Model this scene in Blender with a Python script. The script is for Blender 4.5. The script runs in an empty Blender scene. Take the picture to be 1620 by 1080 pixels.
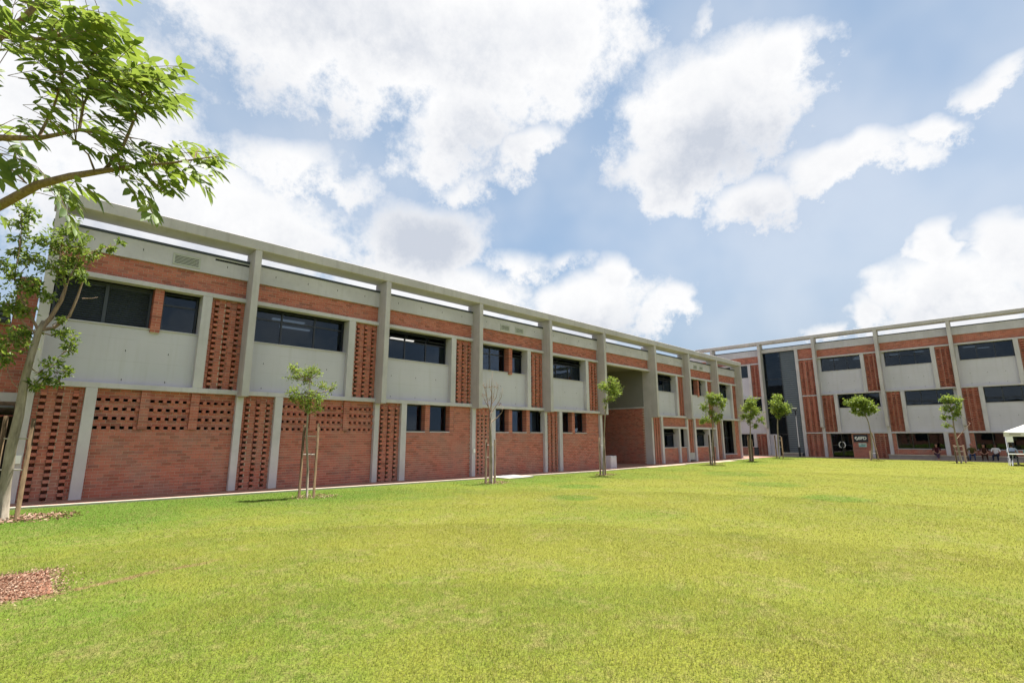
import bpy, bmesh, math, random
import numpy as np
from mathutils import Vector, Matrix
random.seed(7); rng = np.random.default_rng(7)
sc = bpy.context.scene
C = sc.collection
R = math.radians

# ------------------------------------------------------------------ camera
CAM_H = 1.8
FPX = 783.84                      # focal length in pixels of the 1620 px wide photograph
YAW, PITCH, ROLL = R(45.669), R(10.883), R(-0.105)
def cam_axes():
    cy, sy, cp, sp = math.cos(YAW), math.sin(YAW), math.cos(PITCH), math.sin(PITCH)
    f = Vector((cy*cp, sy*cp, sp)); r = Vector((sy, -cy, 0)); u = r.cross(f)
    c, s = math.cos(ROLL), math.sin(ROLL)
    return f, c*r + s*u, c*u - s*r
CF, CR, CU = cam_axes()
camd = bpy.data.cameras.new('camera'); cam = bpy.data.objects.new('camera', camd); C.objects.link(cam)
camd.sensor_width = 36; camd.lens = 36*FPX/1620; camd.clip_start = .05; camd.clip_end = 3000
cam.matrix_world = Matrix.Translation((0, 0, CAM_H)) @ Matrix((CR, CU, -CF)).transposed().to_4x4()
sc.camera = cam

# ------------------------------------------------------------------ sun, sky, exposure
SUN_AZ, SUN_EL = R(7), R(73)
sund = bpy.data.lights.new('sun', 'SUN'); sund.energy = 4.5; sund.angle = R(.6); sund.color = (1, .968, .92)
sun = bpy.data.objects.new('sun', sund); C.objects.link(sun)
sdir = Vector((math.cos(SUN_AZ)*math.cos(SUN_EL), math.sin(SUN_AZ)*math.cos(SUN_EL), math.sin(SUN_EL)))
sun.rotation_euler = sdir.to_track_quat('Z', 'Y').to_euler(); sun.location = sdir*60
sc.view_settings.view_transform = 'Standard'; sc.view_settings.look = 'None'
sc.view_settings.gamma = 1; sc.view_settings.exposure = 1.4
sc.view_settings.use_curve_mapping = False

class NT:
    """small helper to write node trees in one line each"""
    def __init__(s, tree): s.t = tree; s.t.nodes.clear()
    def n(s, typ, props=None, **ins):
        nd = s.t.nodes.new(typ)
        for k, v in (props or {}).items(): setattr(nd, k, v)
        for k, v in ins.items():
            key = int(k[1:]) if k[0] == '_' and k[1:].isdigit() else k.replace('_', ' ')
            s.put(nd.inputs[key], v)
        return nd
    def put(s, sock, v):
        if isinstance(v, bpy.types.NodeSocket): s.t.links.new(v, sock)
        elif isinstance(v, bpy.types.Node): s.t.links.new(v.outputs[0], sock)
        else: sock.default_value = v
    def m(s, op, a, b=0., c=None):
        nd = s.t.nodes.new('ShaderNodeMath'); nd.operation = op
        s.put(nd.inputs[0], a); s.put(nd.inputs[1], b)
        if c is not None: s.put(nd.inputs[2], c)
        return nd.outputs[0]
    def v(s, op, a, b=None):
        nd = s.t.nodes.new('ShaderNodeVectorMath'); nd.operation = op
        s.put(nd.inputs[0], a)
        if b is not None:
            s.put(nd.inputs['Scale' if op == 'SCALE' else 1], b)
        return nd.outputs['Value' if op in ('LENGTH', 'DOT_PRODUCT') else 'Vector']
    def noise(s, vec, scale, detail=4, rough=.55, out=0):
        return s.n('ShaderNodeTexNoise', None, Vector=vec, Scale=scale, Detail=detail, Roughness=rough).outputs[out]
    def ramp(s, fac, stops, interp='LINEAR'):
        nd = s.t.nodes.new('ShaderNodeValToRGB'); cr = nd.color_ramp; cr.interpolation = interp
        while len(cr.elements) < len(stops): cr.elements.new(.5)
        for e, (p, c) in zip(cr.elements, stops):
            e.position = p; e.color = (*c, 1) if isinstance(c, tuple) else (c, c, c, 1)
        s.put(nd.inputs[0], fac); return nd.outputs[0]
    def mix(s, fac, a, b, blend='MIX'):
        nd = s.t.nodes.new('ShaderNodeMix'); nd.data_type = 'RGBA'; nd.blend_type = blend
        s.put(nd.inputs[0], fac); s.put(nd.inputs[6], (*a, 1) if isinstance(a, tuple) else a); s.put(nd.inputs[7], (*b, 1) if isinstance(b, tuple) else b)
        return nd.outputs[2]
    def sstep(s, x, lo, hi):
        nd = s.t.nodes.new('ShaderNodeMapRange'); nd.interpolation_type = 'SMOOTHSTEP'
        s.put(nd.inputs[0], x); s.put(nd.inputs[1], lo); s.put(nd.inputs[2], hi); return nd.outputs[0]

world = bpy.data.worlds.new('World'); sc.world = world; world.use_nodes = True
def build_sky():
    t = NT(world.node_tree)
    sky = t.n('ShaderNodeTexSky', {'sky_type': 'NISHITA', 'sun_disc': False, 'sun_elevation': SUN_EL,
              'sun_rotation': R(90)-SUN_AZ, 'altitude': 1500., 'air_density': 1.0, 'dust_density': .5, 'ozone_density': 1.0})
    d = t.n('ShaderNodeTexCoord').outputs['Generated']
    x = t.n('ShaderNodeSeparateXYZ', None, Vector=d)
    az = t.m('MULTIPLY', t.m('ARCTAN2', x.outputs[1], x.outputs[0]), -180/math.pi)
    el = t.m('MULTIPLY', t.m('ARCSINE', x.outputs[2]), 180/math.pi)
    P = t.n('ShaderNodeCombineXYZ', None, X=az, Y=el).outputs[0]
    # ragged outlines: the cloud coordinates are pushed about by two sizes of turbulence
    c1 = t.noise(d, 4.6, 3, .5, 1); fb = t.noise(d, 12., 6, .68); f2 = t.noise(t.v('ADD', d, (7.3, 2.1, 4.4)), 16., 3, .6)
    w1 = t.v('SCALE', t.v('SUBTRACT', c1, (.5, .5, .5)), 7.)
    w2 = t.n('ShaderNodeCombineXYZ', None, X=t.m('MULTIPLY_ADD', f2, 6., -3.), Y=t.m('MULTIPLY_ADD', fb, 5., -2.5)).outputs[0]
    lo = t.n('ShaderNodeSeparateXYZ', None, Vector=c1).outputs[2]
    Q = t.v('ADD', P, t.v('ADD', w1, w2))
    # cloud masses: azimuth (minus), elevation, half widths, tilt, strength, all in degrees of the sky
    BL = [(-66,43,34,9.5,0,1.3),(-44,42,17,9.5,15,1.2),(-82,21,19,6.8,0,1.1),(-93,27,14,11,0,1.1),(-53,34,9,6,30,1.1),(-57.1,21.4,9,5.4,0,1.15),(-44.2,31.2,6,2.4,15,.8),(-71,27.6,8,3.6,0,.8),(-53,28,6,1.8,15,.5),
          (-21,33.6,12,7.2,0,1.25),(-24.6,28.6,7.5,4.8,0,1.1),(-13.5,35.2,6.0,4.2,0,1.0),(-18.2,23.0,5.8,3.2,0,1.0),(-8.6,25.2,7.2,2.4,0,1.0),(-2.2,26.2,2.8,1.4,0,.7),(2.8,28.0,3.8,1.2,0,.6),
          (-37.5,13.2,10,5.4,15,1.2),(-33.3,16.9,3.4,3.4,0,1.0),(-27.8,13.6,3.8,3.2,0,.9),(-45.3,19.9,5,2.1,0,.6),(-39.1,20.0,3.6,1.6,0,.5),(-2.8,12.0,7.4,4.6,0,1.2),(-2.6,16.2,2.0,3.0,0,1.0),(1.4,14.9,3.6,3.8,0,1.0),(-9,11.2,2.8,2.6,0,.9),(-56,15.1,13,5,0,1.2),(-13.6,10.3,3.6,1.1,0,.6),(-22,41.4,3.2,1.2,60,.35)]
    SH = [(-22.4,29.6,9,4.2,0,.9),(-56.8,22.2,8,4.2,0,1.25),(-51.5,32.6,6,4.2,0,.7),(-65.8,40.6,20,3.8,0,.5),(-77.5,34.6,12,4,0,.4),(-80.2,17.9,13,2.8,0,.45),(-17.9,22.4,3.6,1.6,0,.4),(-36.8,11.8,7,2,0,.4),(-4.6,11.2,5.6,1.8,0,.35)]
    def field(lst, src):
        acc = None; turned = {0: src}
        for a, e, ra, re_, rot, s in lst:
            if rot not in turned:
                c_, s_ = math.cos(R(rot)), math.sin(R(rot))
                turned[rot] = t.n('ShaderNodeCombineXYZ', None, X=t.v('DOT_PRODUCT', src, (c_, s_, 0)), Y=t.v('DOT_PRODUCT', src, (-s_, c_, 0))).outputs[0]
            c_, s_ = math.cos(R(rot)), math.sin(R(rot)); ca, ce = c_*a+s_*e, -s_*a+c_*e
            q = t.n('ShaderNodeVectorMath', {'operation': 'MULTIPLY_ADD'}, _0=turned[rot], _1=(1/ra, 1/re_, 0), _2=(-ca/ra, -ce/re_, 0)).outputs[0]
            f = t.m('MULTIPLY_ADD', t.v('LENGTH', q), -s, 1.15*s)
            acc = f if acc is None else t.m('MAXIMUM', acc, f)
        return acc
    D = field(BL, Q)
    # the rest of the sky, out of view, carries the same broken cumulus
    cen = t.v('DOT_PRODUCT', d, (math.cos(R(45))*math.cos(R(20)), math.sin(R(45))*math.cos(R(20)), math.sin(R(20))))
    away = t.sstep(cen, .74, .58)
    G = t.noise(d, 2.2, 4, .55)
    gen = t.m('SUBTRACT', t.m('MULTIPLY', G, 3.4), 1.5)
    D = t.m('ADD', t.m('MULTIPLY', D, t.m('SUBTRACT', 1., away)), t.m('MULTIPLY', gen, away))
    dens = t.m('ADD', t.m('MULTIPLY', D, 1.5), t.m('MULTIPLY', t.m('SUBTRACT', fb, .5), 2.6))
    cov = t.sstep(dens, -.12, .95)
    veil = t.m('MULTIPLY', t.sstep(t.m('ADD', t.m('MULTIPLY', G, .6), t.m('MULTIPLY', lo, .5)), .38, .70), .38)
    cov = t.m('MAXIMUM', cov, veil)
    sh = t.sstep(t.m('ADD', field(SH, t.v('ADD', P, t.v('SCALE', w1, .6))), t.m('MULTIPLY', t.m('SUBTRACT', t.m('ADD', fb, lo), 1.), .9)), -.45, 1.35)
    sh = t.m('MAXIMUM', sh, t.m('MULTIPLY', t.m('MULTIPLY', t.sstep(G, .5, .8), .4), away))
    sh = t.m('ADD', sh, t.m('MULTIPLY', t.m('SUBTRACT', t.m('ADD', lo, fb), .97), .55))
    sh = t.m('MULTIPLY_ADD', t.sstep(dens, .7, 2.2), .2, sh)
    ccol = t.ramp(sh, [(0., (.378, .379, .382)), (.38, (.335, .34, .352)), (1., (.235, .252, .285))])
    skyc = t.v('SCALE', sky.outputs[0], .085)
    # thin white haze low down and between the clouds
    hz = t.m('ADD', .74, t.m('MULTIPLY', t.sstep(el, 24., 2.), .23))
    skyc = t.mix(hz, skyc, (.138, .186, .242))
    col = t.mix(cov, skyc, ccol)
    bg = t.n('ShaderNodeBackground', None, Color=col, Strength=1.)
    out = t.n('ShaderNodeOutputWorld'); t.t.links.new(bg.outputs[0], out.inputs[0])
build_sky()
world.cycles.sampling_method = 'MANUAL'; world.cycles.sample_map_resolution = 512
sc.cycles.max_bounces = 5; sc.cycles.glossy_bounces = 3; sc.cycles.transparent_max_bounces = 8
sc.cycles.use_adaptive_sampling = True; sc.cycles.adaptive_threshold = .02
sc.cycles.use_denoising = True
sc.cycles.sample_clamp_indirect = 6

# ------------------------------------------------------------------ materials
MATS = {}
def mat(name, fn):
    m = bpy.data.materials.new(name); m.use_nodes = True
    t = NT(m.node_tree); out = t.n('ShaderNodeOutputMaterial')
    sh = fn(t); t.t.links.new(sh.outputs[0], out.inputs[0])
    MATS[name] = m; return m
def pbsdf(t, col, rough=.8, spec=.3, bump=None, bstr=.2, bdist=.01, **k):
    n = t.n('ShaderNodeBsdfPrincipled')
    t.put(n.inputs['Base Color'], (*col, 1) if isinstance(col, tuple) else col)
    t.put(n.inputs['Roughness'], rough); n.inputs['Specular IOR Level'].default_value = spec
    if bump is not None:
        b = t.n('ShaderNodeBump', None, Height=bump, Strength=bstr, Distance=bdist); t.t.links.new(b.outputs[0], n.inputs['Normal'])
    for kk, v in k.items(): t.put(n.inputs[kk.replace('_', ' ')], v)
    return n
def plain(name, col, rough=.7, spec=.3, var=.12, scale=6.):
    def f(t):
        p = t.n('ShaderNodeNewGeometry').outputs['Position']
        nz = t.noise(p, scale, 4)
        c = t.mix(nz, tuple(x*(1-var) for x in col), tuple(min(1, x*(1+var)) for x in col))
        return pbsdf(t, c, rough, spec, bump=t.noise(p, scale*12, 3), bstr=.08)
    return mat(name, f)
def island(t):
    a = t.n('ShaderNodeNewGeometry').outputs['Random Per Island']; b = t.n('ShaderNodeObjectInfo').outputs['Random']
    return t.m('FRACT', t.m('ADD', a, b))
def m_brick(t):
    g = t.n('ShaderNodeNewGeometry'); p = g.outputs['Position']; r = island(t)
    c = t.ramp(r, [(0, (.29, .10, .072)), (.2, (.43, .132, .096)), (.5, (.49, .158, .114)), (.8, (.53, .19, .14)), (.93, (.39, .15, .122)), (1, (.27, .108, .09))])
    n1 = t.noise(p, 40, 4); c = t.mix(t.m('MULTIPLY', n1, .35), c, (.2, .075, .048))
    # pale bloom of salts on the lower courses, in patches
    z = t.n('ShaderNodeSeparateXYZ', None, Vector=p).outputs[2]
    bl = t.m('MULTIPLY', t.m('MULTIPLY', t.sstep(t.noise(p, 1.3, 4), .35, .75), t.sstep(z, 3.6, 1.4)), .62)
    c = t.mix(bl, c, (.35, .195, .16))
    return pbsdf(t, c, .82, .25, bump=t.noise(p, 150, 3), bstr=.3, bdist=.004)
mat('brick', m_brick)
def m_mortar(t):
    p = t.n('ShaderNodeNewGeometry').outputs['Position']
    return pbsdf(t, t.ramp(t.noise(p, 7, 5), [(.25, (.47, .38, .31)), (.75, (.60, .50, .41))]), .95, .1)
mat('mortar', m_mortar)
plain('passage_shade_grey', (.22, .21, .205), .8, .2, .1, 2)  # darker grey puts the passage's deep shade into its upper walls and ceiling
plain('brick_plain', (.36, .15, .105), .85, .2, .2, 3)
def m_concrete(base, streak, stain):
    def f(t):
        g = t.n('ShaderNodeNewGeometry'); p = g.outputs['Position']
        n1 = t.noise(p, .9, 5); n2 = t.noise(p, 6, 6, .65)
        mp = t.n('ShaderNodeMapping', None, Vector=p); mp.inputs['Scale'].default_value = (7, 7, .35)
        st = t.noise(mp.outputs[0], 1., 5, .6)
        c = t.mix(t.sstep(n1, .3, .7), tuple(x*.9 for x in base), tuple(x*1.08 for x in base))
        c = t.mix(t.m('MULTIPLY', t.sstep(n2, .45, .8), .35), c, tuple(x*.72 for x in base))
        c = t.mix(t.m('MULTIPLY', t.sstep(st, .5, .75), streak), c, stain)
        return pbsdf(t, c, .85, .25, bump=t.noise(p, 60, 4), bstr=.15, bdist=.005)
    return f
mat('concrete', m_concrete((.475, .44, .45), .45, (.28, .245, .235)))
mat('ledge_concrete', m_concrete((.51, .48, .51), .28, (.34, .305, .305)))
mat('painted', m_concrete((.51, .485, .545), .28, (.36, .335, .34)))
def m_painted_wall(t):
    g = t.n('ShaderNodeNewGeometry'); p = g.outputs['Position']
    z = t.n('ShaderNodeSeparateXYZ', None, Vector=p).outputs[2]
    mp = t.n('ShaderNodeMapping', None, Vector=p); mp.inputs['Scale'].default_value = (5, 5, .3)
    st = t.noise(mp.outputs[0], 1., 5, .6)
    c = t.mix(t.sstep(t.noise(p, .7, 4), .3, .7), (.49, .468, .53), (.53, .508, .575))
    c = t.mix(t.m('MULTIPLY', t.sstep(st, .5, .75), .32), c, (.38, .36, .35))
    zz = t.m('FRACT', t.m('ADD', t.m('MULTIPLY', z, 1/.62), .19))           # faint shutter-board seams
    seam = t.m('MULTIPLY', t.m('LESS_THAN', t.m('ABSOLUTE', t.m('SUBTRACT', zz, .5)), .011), .3)
    c = t.mix(t.m('MULTIPLY', seam, t.sstep(t.noise(p, 2, 3), .3, .6)), c, (.30, .29, .29))
    return pbsdf(t, c, .7, .3, bump=t.noise(p, 9, 4), bstr=.12, bdist=.012)
mat('painted_wall', m_painted_wall)
plain('charcoal', (.038, .046, .058), .45, .45, .2)
plain('charcoal_slat', (.05, .062, .078), .42, .5, .25, 3)
plain('grey_cladding', (.10, .118, .138), .45, .5, .15, 2)
plain('dark_frame', (.012, .015, .022), .35, .5, .1)
plain('black', (.008, .008, .009), .6, .3)
plain('vent_grey', (.42, .425, .41), .6, .3)
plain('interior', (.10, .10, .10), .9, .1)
plain('interior_pale', (.26, .26, .25), .9, .1)
plain('roof_sheet', (.20, .21, .22), .6, .3)
plain('white_paint', (.78, .78, .76), .55, .3, .05)
plain('pale_slab', (.50, .46, .38), .85, .2, .2, 4)
plain('bench_face', (.30, .27, .25), .85, .2, .2, 4)
def m_glass(t):
    lw = t.n('ShaderNodeFresnel', None, IOR=1.6)
    gl = t.n('ShaderNodeBsdfGlossy', None, Color=(.72, .86, 1., 1), Roughness=.015)
    p = t.n('ShaderNodeNewGeometry').outputs['Position']
    b = t.n('ShaderNodeBump', None, Height=t.noise(p, .8, 2), Strength=.05, Distance=.05); t.t.links.new(b.outputs[0], gl.inputs['Normal'])
    tr = t.n('ShaderNodeBsdfTransparent', None, Color=(.26, .31, .37, 1))
    m = t.n('ShaderNodeMixShader'); t.put(m.inputs[0], t.m('MINIMUM', t.m('MULTIPLY', lw.outputs[0], .75), 1.)); t.t.links.new(tr.outputs[0], m.inputs[1]); t.t.links.new(gl.outputs[0], m.inputs[2]); return m
mat('glass', m_glass)
def m_lamp(t): return t.n('ShaderNodeEmission', None, Color=(1, .97, .9, 1), Strength=.32)
mat('luminaire', m_lamp)
def m_lawn(t, blade=False):
    g = t.n('ShaderNodeNewGeometry'); p = g.outputs['Position']
    s = t.n('ShaderNodeSeparateXYZ', None, Vector=p); X, Y = s.outputs[0], s.outputs[1]
    q = t.n('ShaderNodeCombineXYZ', None, X=X, Y=Y).outputs[0]
    n1 = t.noise(q, .23, 5, .6); n2 = t.noise(q, 1.1, 6, .65); n3 = t.noise(q, 6., 5, .65); n4 = t.noise(q, 45., 3, .6)
    damp = t.sstep(Y, 9.5, 15.5)                       # watered strip along the trees stays greener
    west = t.sstep(X, 7., 0.)
    gfac = t.m('ADD', t.m('ADD', t.m('MULTIPLY', n1, .9), t.m('MULTIPLY', n2, .6)), t.m('ADD', t.m('MULTIPLY', damp, .34), t.m('MULTIPLY', west, .16)))
    yel, gre = (.202, .205, .03), (.089, .157, .017)
    tuft = None                                            # a few lusher round patches
    for tx, ty, tr in ((20.6, 7.05, 1.3), (16.9, 4.1, 1.0), (11.4, 9.2, .7), (14.2, 11.2, .8), (25.5, 10.3, 1.6)):
        f = t.sstep(t.v('LENGTH', t.v('SUBTRACT', q, (tx, ty, 0))), tr*1.3, tr*.5); tuft = f if tuft is None else t.m('MAXIMUM', tuft, f)
    gfac = t.m('ADD', gfac, t.m('MULTIPLY', t.m('MULTIPLY', tuft, t.sstep(n3, .2, .6)), .5))
    c = t.mix(t.sstep(gfac, .62, 1.18), yel, gre)
    dry = t.m('MULTIPLY', t.sstep(t.m('ADD', t.m('MULTIPLY', n2, .55), t.m('MULTIPLY', n3, .5)), .50, .70), t.m('SUBTRACT', .72, t.m('MULTIPLY', damp, .5)))
    c = t.mix(dry, c, (.275, .225, .085))
    seam = t.m('ABSOLUTE', t.m('SUBTRACT', t.m('ADD', Y, t.m('MULTIPLY', n2, .5)), t.m('MULTIPLY_ADD', X, .36, 7.28)))
    seam = t.m('MULTIPLY', t.m('MULTIPLY', t.sstep(seam, .11, .02), t.sstep(X, 2.6, 1.4)), t.m('MULTIPLY', t.sstep(X, .3, .5), t.sstep(n3, .35, .55)))
    c = t.mix(t.m('MULTIPLY', seam, .8), c, (.26, .15, .085))
    far = t.sstep(X, 6., 30.)
    c = t.mix(t.m('MULTIPLY', far, .35), c, (.188, .19, .022))
    if blade:
        r = g.outputs['Random Per Island']
        c = t.mix(t.m('MULTIPLY', t.sstep(r, .56, .86), .75), c, (.32, .275, .118))
        c = t.mix(t.m('MULTIPLY', t.sstep(r, .3, .0), .6), c, (.05, .095, .016))
        df = t.n('ShaderNodeBsdfDiffuse', None, Color=c); tl = t.n('ShaderNodeBsdfTranslucent', None, Color=c)
        m = t.n('ShaderNodeMixShader', None, Fac=.4); t.t.links.new(df.outputs[0], m.inputs[1]); t.t.links.new(tl.outputs[0], m.inputs[2]); return m
    c = t.mix(t.m('MULTIPLY', t.sstep(n4, .4, .7), .75), c, (.05, .062, .014))
    return pbsdf(t, c, .95, .1, bump=t.m('ADD', n4, n3), bstr=.7, bdist=.03)
mat('lawn', m_lawn); mat('grass_blade', lambda t: m_lawn(t, True))
def m_paver(t):
    p = t.n('ShaderNodeNewGeometry').outputs['Position']
    bt = t.n('ShaderNodeTexBrick', {'offset': .5}, Vector=p, Color1=(.24, .105, .075, 1), Color2=(.33, .165, .125, 1), Mortar=(.28, .22, .17, 1), Scale=1., Mortar_Size=.006, Brick_Width=.22, Row_Height=.11)
    c = t.mix(t.m('MULTIPLY', t.noise(p, 1.5, 5), .4), bt.outputs[0], (.34, .22, .17))
    return pbsdf(t, c, .9, .15, bump=bt.outputs[1], bstr=.3, bdist=-.006)
mat('paver', m_paver)
def m_sand(t):
    p = t.n('ShaderNodeNewGeometry').outputs['Position']
    return pbsdf(t, t.ramp(t.noise(p, 1.3, 6), [(.3, (.36, .26, .18)), (.7, (.55, .43, .31))]), .95, .1)
mat('sandy', m_sand)
def m_ground(t):
    p = t.n('ShaderNodeNewGeometry').outputs['Position']
    return pbsdf(t, t.ramp(t.noise(p, .05, 6), [(.3, (.13, .14, .05)), (.7, (.22, .19, .11))]), .95, .1)
mat('earth', m_ground)
def m_bark(c1, c2, sc_=14.):
    def f(t):
        p = t.n('ShaderNodeNewGeometry').outputs['Position']
        mp = t.n('ShaderNodeMapping', None, Vector=p); mp.inputs['Scale'].default_value = (1, 1, .22)
        n = t.noise(mp.outputs[0], sc_, 6, .65)
        return pbsdf(t, t.ramp(n, [(.3, c1), (.7, c2)]), .9, .15, bump=n, bstr=.6, bdist=.02)
    return f
mat('bark', m_bark((.16, .13, .095), (.36, .31, .24)))
mat('twig', m_bark((.17, .11, .075), (.33, .24, .17), 30))
mat('stake_wood', m_bark((.06, .04, .022), (.17, .115, .06), 18))
mat('dark_stake', m_bark((.055, .04, .025), (.14, .10, .06), 22))
def m_leaf(dark, mid, young, tl=.45):
    def f(t):
        r = island(t); p = t.n('ShaderNodeNewGeometry').outputs['Position']
        c = t.ramp(t.m('ADD', t.m('MULTIPLY', r, .6), t.m('MULTIPLY', t.noise(p, 2.2, 3), .45)), [(.15, dark), (.5, mid), (.88, young)])
        pb = pbsdf(t, c, .5, .4)
        c2 = t.mix(.5, c, tuple(x*1.3 for x in young))
        tr = t.n('ShaderNodeBsdfTranslucent', None, Color=c2)
        m = t.n('ShaderNodeMixShader', None, Fac=tl); t.t.links.new(pb.outputs[0], m.inputs[1]); t.t.links.new(tr.outputs[0], m.inputs[2]); return m
    return f
mat('leaf', m_leaf((.045, .09, .016), (.105, .18, .028), (.25, .31, .045)))
mat('leaf_far', m_leaf((.055, .11, .02), (.14, .225, .035), (.33, .39, .06), .45))
mat('leaf_dry', m_leaf((.10, .06, .03), (.16, .09, .05), (.25, .16, .09)))
def m_mulch(t):
    r = island(t)
    return pbsdf(t, t.ramp(r, [(0, (.15, .08, .05)), (.4, (.28, .16, .105)), (.75, (.38, .24, .165)), (1, (.50, .37, .27))]), .9, .15)
mat('mulch', m_mulch)
plain('mulch_soil', (.22, .10, .06), .95, .1, .4, 30)
plain('skin', (.36, .19, .13), .6, .35, .06); plain('skin_dark', (.12, .06, .04), .6, .35, .06); plain('hair', (.018, .012, .009), .6, .3)
for nm, c in (('maroon', (.06, .012, .018)), ('purple_cloth', (.06, .035, .06)), ('olive', (.09, .08, .025)), ('denim', (.03, .055, .13)), ('brown_cloth', (.05, .02, .014)), ('white_cloth', (.68, .66, .68)), ('navy', (.014, .02, .038)), ('pale_blue', (.42, .50, .72)), ('cream', (.60, .58, .44)), ('teal', (.03, .30, .30)), ('pink_cloth', (.62, .20, .17)), ('shoe', (.01, .01, .01))):
    plain(nm, c, .85, .15, .15, 20)
def m_canopy(t):
    p = t.n('ShaderNodeNewGeometry').outputs['Position']
    d = t.n('ShaderNodeBsdfDiffuse', None, Color=(.78, .76, .70, 1)); tr = t.n('ShaderNodeBsdfTranslucent', None, Color=(.7, .66, .55, 1))
    m = t.n('ShaderNodeMixShader', None, Fac=.3); t.t.links.new(d.outputs[0], m.inputs[1]); t.t.links.new(tr.outputs[0], m.inputs[2]); return m
mat('canvas', m_canopy)
plain('sign_navy', (.012, .012, .03), .4, .5); plain('sign_teal', (.16, .42, .42), .5, .4); plain('sign_pale', (.5, .6, .56), .5, .4)
plain('steel', (.30, .31, .33), .4, .5); plain('strap', (.45, .42, .36), .7, .3)

# ------------------------------------------------------------------ mesh helpers
def link(o, parent=None, label=None, cat=None, group=None, kind=None):
    if o.name not in C.objects: C.objects.link(o)
    if parent is not None: o.parent = parent
    if label: o['label'] = label
    if cat: o['category'] = cat
    if group: o['group'] = group
    if kind: o['kind'] = kind
    return o
def empty(name, loc, label=None, cat=None, group=None, rz=0):
    o = bpy.data.objects.new(name, None); o.location = loc; o.rotation_euler = (0, 0, rz); o.empty_display_size = .3
    return link(o, None, label, cat, group)
def np_mesh(name, V, F, mats, midx=None, smooth=False):
    V = np.asarray(V, np.float32); F = np.asarray(F, np.int32); k = F.shape[1]
    me = bpy.data.meshes.new(name)
    me.vertices.add(len(V)); me.vertices.foreach_set('co', V.ravel())
    me.loops.add(F.size); me.loops.foreach_set('vertex_index', F.ravel())
    me.polygons.add(len(F)); me.polygons.foreach_set('loop_start', np.arange(0, F.size, k, dtype=np.int32))
    try: me.polygons.foreach_set('loop_total', np.full(len(F), k, np.int32))
    except Exception: pass
    for m in (mats if isinstance(mats, (list, tuple)) else [mats]): me.materials.append(MATS[m])
    if midx is not None: me.polygons.foreach_set('material_index', np.asarray(midx, np.int32))
    me.polygons.foreach_set('use_smooth', np.full(len(F), bool(smooth)))
    me.update(calc_edges=True); return me
BOXF = np.array([[0, 1, 5, 4], [1, 2, 6, 5], [2, 3, 7, 6], [3, 0, 4, 7], [4, 5, 6, 7], [0, 3, 2, 1]])
def box_arrays(boxes):
    b = np.asarray(boxes, float).reshape(-1, 6)
    u0, u1, w0, w1, z0, z1 = b.T
    V = np.stack([np.stack(c, -1) for c in ((u0, w0, z0), (u1, w0, z0), (u1, w1, z0), (u0, w1, z0), (u0, w0, z1), (u1, w0, z1), (u1, w1, z1), (u0, w1, z1))], 1)
    F = BOXF[None] + (np.arange(len(b))*8)[:, None, None]
    return V.reshape(-1, 3), F.reshape(-1, 4)
def boxes(name, bl, m, parent=None, **k):
    V, F = box_arrays(bl); return link(bpy.data.objects.new(name, np_mesh(name, V, F, m)), parent, **k)
def soft_box(name, b, m, parent=None, bev=.012, **k):
    bm = bmesh.new(); V, F = box_arrays([b]); vs = [bm.verts.new(v) for v in V]
    for f in F: bm.faces.new([vs[i] for i in f])
    bmesh.ops.bevel(bm, geom=bm.edges[:], offset=bev, segments=1, affect='EDGES', profile=.5)
    me = bpy.data.meshes.new(name); bm.to_mesh(me); bm.free(); me.materials.append(MATS[m])
    return link(bpy.data.objects.new(name, me), parent, **k)
def tube_arrays(pts, rad, n=8, cap=True):
    pts = [Vector(p) for p in pts]; V = []; F = []; up = Vector((.3, .2, 1)).normalized(); prev = None
    for i, p in enumerate(pts):
        d = (pts[min(i+1, len(pts)-1)] - pts[max(i-1, 0)]).normalized()
        a = d.cross(prev if prev is not None else (up if abs(d.dot(up)) < .95 else Vector((1, 0, 0)))).normalized() if prev is None else (prev - d*prev.dot(d)).normalized()
        prev = a; b = d.cross(a)
        for k in range(n):
            t = 2*math.pi*k/n; V.append(p + (a*math.cos(t) + b*math.sin(t))*rad[i])
    for i in range(len(pts)-1):
        for k in range(n):
            F.append((i*n+k, i*n+(k+1) % n, (i+1)*n+(k+1) % n, (i+1)*n+k))
    if cap:
        for base in (0, (len(pts)-1)*n):
            c = len(V); V.append(pts[0 if base == 0 else -1])
            for k in range(0, n, 2): F.append((base+k, base+(k+1) % n, base+(k+2) % n, c))
    return np.array([tuple(v) for v in V]), np.array(F)
def merge(arrs):
    Vs, Fs, o = [], [], 0
    for V, F in arrs: Vs.append(V); Fs.append(F+o); o += len(V)
    return np.concatenate(Vs), np.concatenate(Fs)
def tubes(name, lst, m, parent=None, n=8, smooth=True, **k):
    V, F = merge([tube_arrays(p, r, n) for p, r in lst])
    return link(bpy.data.objects.new(name, np_mesh(name, V, F, m, smooth=smooth)), parent, **k)
def at(px, py, d):
    """the point a horizontal distance d from the viewer, seen at this place of the photograph"""
    v = CF + CR*((px-810)/FPX) + CU*((540-py)/FPX)
    t = d/math.hypot(v.x, v.y); return Vector((v.x*t, v.y*t, CAM_H+v.z*t))
def gz(x): return .23*(1-min(max(x, 0.), 22.)/22.)

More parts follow.
